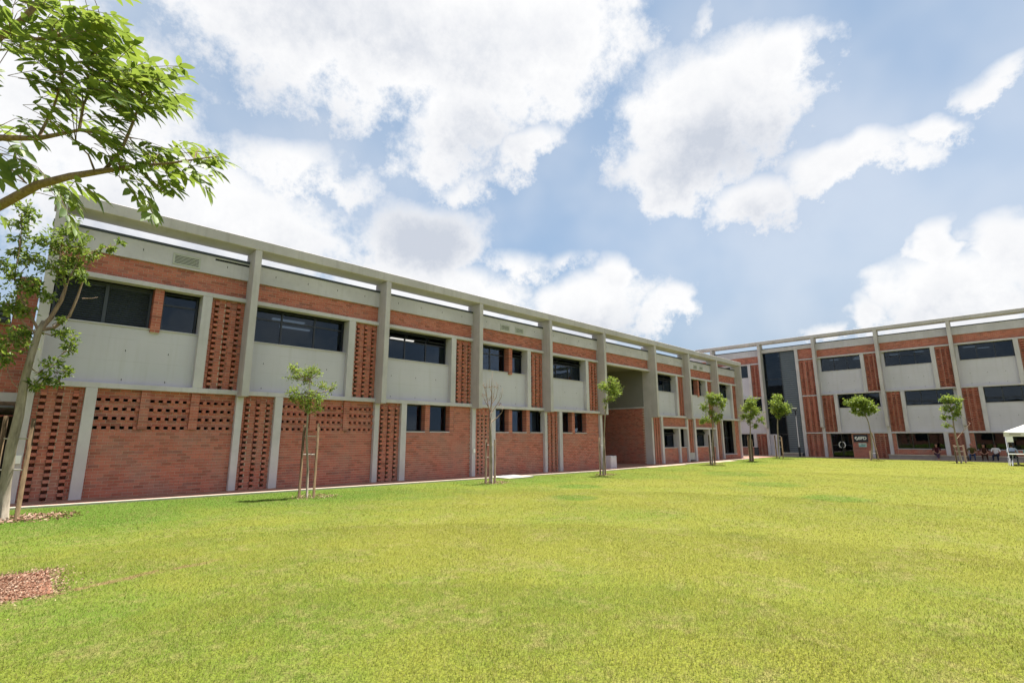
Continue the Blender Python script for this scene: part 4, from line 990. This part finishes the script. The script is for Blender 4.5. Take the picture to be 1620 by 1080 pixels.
def chair(label, x, y, rz):
    o = empty('plastic_chair', (x, y, 0), label, 'chair', 'dark chairs at the folding table', R(rz))
    soft_box('seat', (-.22, .22, -.22, .22, .41, .45), 'charcoal', o, .015); soft_box('backrest', (-.2, .2, -.24, -.2, .55, .86), 'charcoal', o, .012)
    for sx in (-.2, .2):
        for sy in (-.2, .2): tubes('leg', [([(sx, sy, 0), (sx*.95, sy, .41)], [.016, .014])], 'steel', o)
        tubes('back_post', [([(sx*.9, -.2, .43), (sx*.9, -.23, .84)], [.014, .014])], 'steel', o)

# ------------------------------------------------------------------ people
def person(label, loc, rz, seat, shirt, legs, skin='skin', hair='hair', longhair=False, lean=.06, arms=None, cap=None, stretch=0., cross=False, shoe='shoe'):
    o = empty('person', loc, label, 'person', 'people by the far block', R(rz))
    S = seat
    J = {'pelvis': (0, 0, S+.10), 'waist': (0, .02+lean*.3, S+.28), 'chest': (0, lean, S+.47), 'neck': (0, lean+.03, S+.63), 'chin': (0, lean+.055, S+.70), 'head': (0, lean+.05, S+.79), 'crown': (0, lean+.04, S+.87)}
    rad = {'pelvis': (.15, .115), 'waist': (.135, .1), 'chest': (.155, .105), 'neck': (.052, .052), 'chin': (.06, .065), 'head': (.076, .09), 'crown': (.055, .065)}
    E = [('pelvis', 'waist'), ('waist', 'chest'), ('chest', 'neck'), ('neck', 'chin'), ('chin', 'head'), ('head', 'crown')]
    for s, n in ((-1, 'l'), (1, 'r')):
        kx = s*(.13 if not cross else .06)
        J['hip'+n] = (s*.1, .06, S+.07); J['knee'+n] = (kx, .44+stretch*.1, S+.07+(.06 if cross and s > 0 else 0)); J['ankle'+n] = (kx+(-.05*s if cross else 0), .46+stretch*.45, .09); J['toe'+n] = (kx*1.15, .62+stretch*.45, .045)
        el, wr = (arms or {}).get(n, ((s*.25, lean+.06, S+.31), (s*.10, lean+.28, S+.20)))
        J['shoulder'+n] = (s*.18, lean-.005, S+.565); J['elbow'+n] = el; J['wrist'+n] = wr
        w = Vector(wr)+(Vector(wr)-Vector(el)).normalized()*.08; J['palm'+n] = tuple(w)
        rad.update({'hip'+n: (.095, .09), 'knee'+n: (.062, .062), 'ankle'+n: (.04, .04), 'toe'+n: (.035, .03), 'shoulder'+n: (.06, .06), 'elbow'+n: (.043, .043), 'wrist'+n: (.028, .028), 'palm'+n: (.036, .02)})
        E += [('pelvis', 'hip'+n), ('hip'+n, 'knee'+n), ('knee'+n, 'ankle'+n), ('ankle'+n, 'toe'+n), ('chest', 'shoulder'+n), ('shoulder'+n, 'elbow'+n), ('elbow'+n, 'wrist'+n), ('wrist'+n, 'palm'+n)]
    names = list(J); idx = {n: i for i, n in enumerate(names)}
    me = bpy.data.meshes.new('skeleton'); me.from_pydata([J[n] for n in names], [(idx[a], idx[b]) for a, b in E], [])
    t = bpy.data.objects.new('skeleton', me); C.objects.link(t)
    t.modifiers.new('skin', 'SKIN'); sl = me.skin_vertices[0].data
    for n in names: sl[idx[n]].radius = rad[n]; sl[idx[n]].use_root = n == 'pelvis'
    t.modifiers.new('sub', 'SUBSURF').levels = 2
    body = bpy.data.meshes.new_from_object(t.evaluated_get(bpy.context.evaluated_depsgraph_get())); bpy.data.objects.remove(t)
    body.name = 'body'; body.materials.clear()
    for m in (skin, shirt, legs, shoe): body.materials.append(MATS[m])
    reg = {('chin', 'head'): 0, ('head', 'crown'): 0, ('neck', 'chin'): 0}
    segs = [(Vector(J[a]), Vector(J[b]), reg.get((a, b), 3 if 'toe' in b else 2 if a.startswith(('hip', 'knee')) or b.startswith('hip') else 0 if a.startswith(('elbow', 'wrist')) else 1)) for a, b in E]
    def near(c):
        best = (9, 0)
        for a, b, m in segs:
            ab = b-a; q = max(0, min(1, (c-a).dot(ab)/max(1e-9, ab.length_squared))); best = min(best, ((a+ab*q-c).length, m))
        return best[1]
    for p in body.polygons: p.material_index = near(p.center); p.use_smooth = True
    bm = bmesh.new(); bm.from_mesh(body)
    for s, n in ((-1, 'l'), (1, 'r')):                                    # five bent fingers on each hand
        pm = Vector(J['palm'+n]); d = (pm-Vector(J['wrist'+n])).normalized(); sd = d.cross(Vector((0, 0, 1))).normalized()
        for i, (q, L) in enumerate(((-.026, .055), (-.009, .068), (.009, .064), (.025, .05), (.04*s, .045))):
            b = pm+sd*q+d*(.01 if i < 4 else -.03); dd = d if i < 4 else (d+sd*s*.9).normalized()
            Vt, Ft = tube_arrays([b, b+dd*L*.55, b+dd*L-Vector((0, 0, L*.35))], [.0085, .008, .006], 6)
            vs = [bm.verts.new(v) for v in Vt]
            for f in Ft:
                try: fc = bm.faces.new([vs[k] for k in f]); fc.material_index = 0
                except ValueError: pass
    nose = bm.verts
    h = Vector(J['head'])
    def ell(c, r, mi, seg=8):
        g = bmesh.ops.create_uvsphere(bm, u_segments=seg, v_segments=6, radius=1)
        for v in g['verts']: v.co = Vector((v.co.x*r[0], v.co.y*r[1], v.co.z*r[2]))+c
        for f in {f for v in g['verts'] for f in v.link_faces}: f.material_index = mi; f.smooth = True
    ell(h+Vector((0, .085, -.02)), (.014, .02, .026), 0)
    for s in (-1, 1): ell(h+Vector((s*.076, 0, -.01)), (.012, .02, .03), 0); ell(h+Vector((s*.03, .077, .01)), (.011, .008, .006), 3)
    ell(h+Vector((0, .075, -.06)), (.024, .008, .006), 0)
    bm.to_mesh(body); bm.free()
    link(bpy.data.objects.new('body', body), o)
    bm = bmesh.new(); bmesh.ops.create_uvsphere(bm, u_segments=14, v_segments=10, radius=1)
    for v in bm.verts:
        c = v.co.copy(); v.co = h+Vector((c.x*.088, c.y*.1-.014, c.z*.098+.022))
        if c.z < .15 and c.y > .1: v.co.y -= .09
        if longhair and c.z < 0: v.co.z -= .2*(-c.z); v.co.y -= .02
    hm = bpy.data.meshes.new('hair'); bm.to_mesh(hm); bm.free(); hm.materials.append(MATS[cap or hair])
    for p in hm.polygons: p.use_smooth = True
    link(bpy.data.objects.new('hair' if not cap else 'cap', hm), o)
    return o
BX, BZ = 52.12, -.03
# facing the lawn (towards -X): local +Y is forward, so rz = 90
person('woman in maroon top and long purple skirt sitting with legs stretched out on the bench', (BX, 5.25, BZ), 100, .345, 'maroon', 'purple_cloth', longhair=True, stretch=.5, cross=True, shoe='skin')
person('person in pink cap, olive shirt and blue jeans leaning on knees', (BX, 3.17, BZ), 90, .345, 'olive', 'denim', cap='pink_cloth', lean=.16)
person('person in dark brown top with hands clasped, seated between two men', (BX, 2.5, BZ), 92, .345, 'brown_cloth', 'brown_cloth', longhair=True, lean=.1)
person('man in white shirt and navy trousers seated right on the bench', (BX, 1.85, BZ), 82, .345, 'white_cloth', 'navy', 'skin_dark', lean=.05, stretch=.15)
person('man in pale blue shirt sitting behind the folding table', (44.75, .88, -.0), 262, .45, 'pale_blue', 'navy', 'skin_dark', lean=.1)
person('person in cream top reaching forward at the folding table', (44.15, .02-.35, -.0), 20, .45, 'cream', 'navy', 'skin_dark', lean=.12)
chair('dark chair under the man in the pale blue shirt', 44.75, .88, 262); chair('dark chair under the person in the cream top', 44.15, -.33, 20)
print('objects', len(bpy.data.objects), 'tris', sum(len(o.data.loop_triangles) if o.data.loop_triangles else len(o.data.polygons)*2 for o in bpy.data.objects if o.type == 'MESH'))
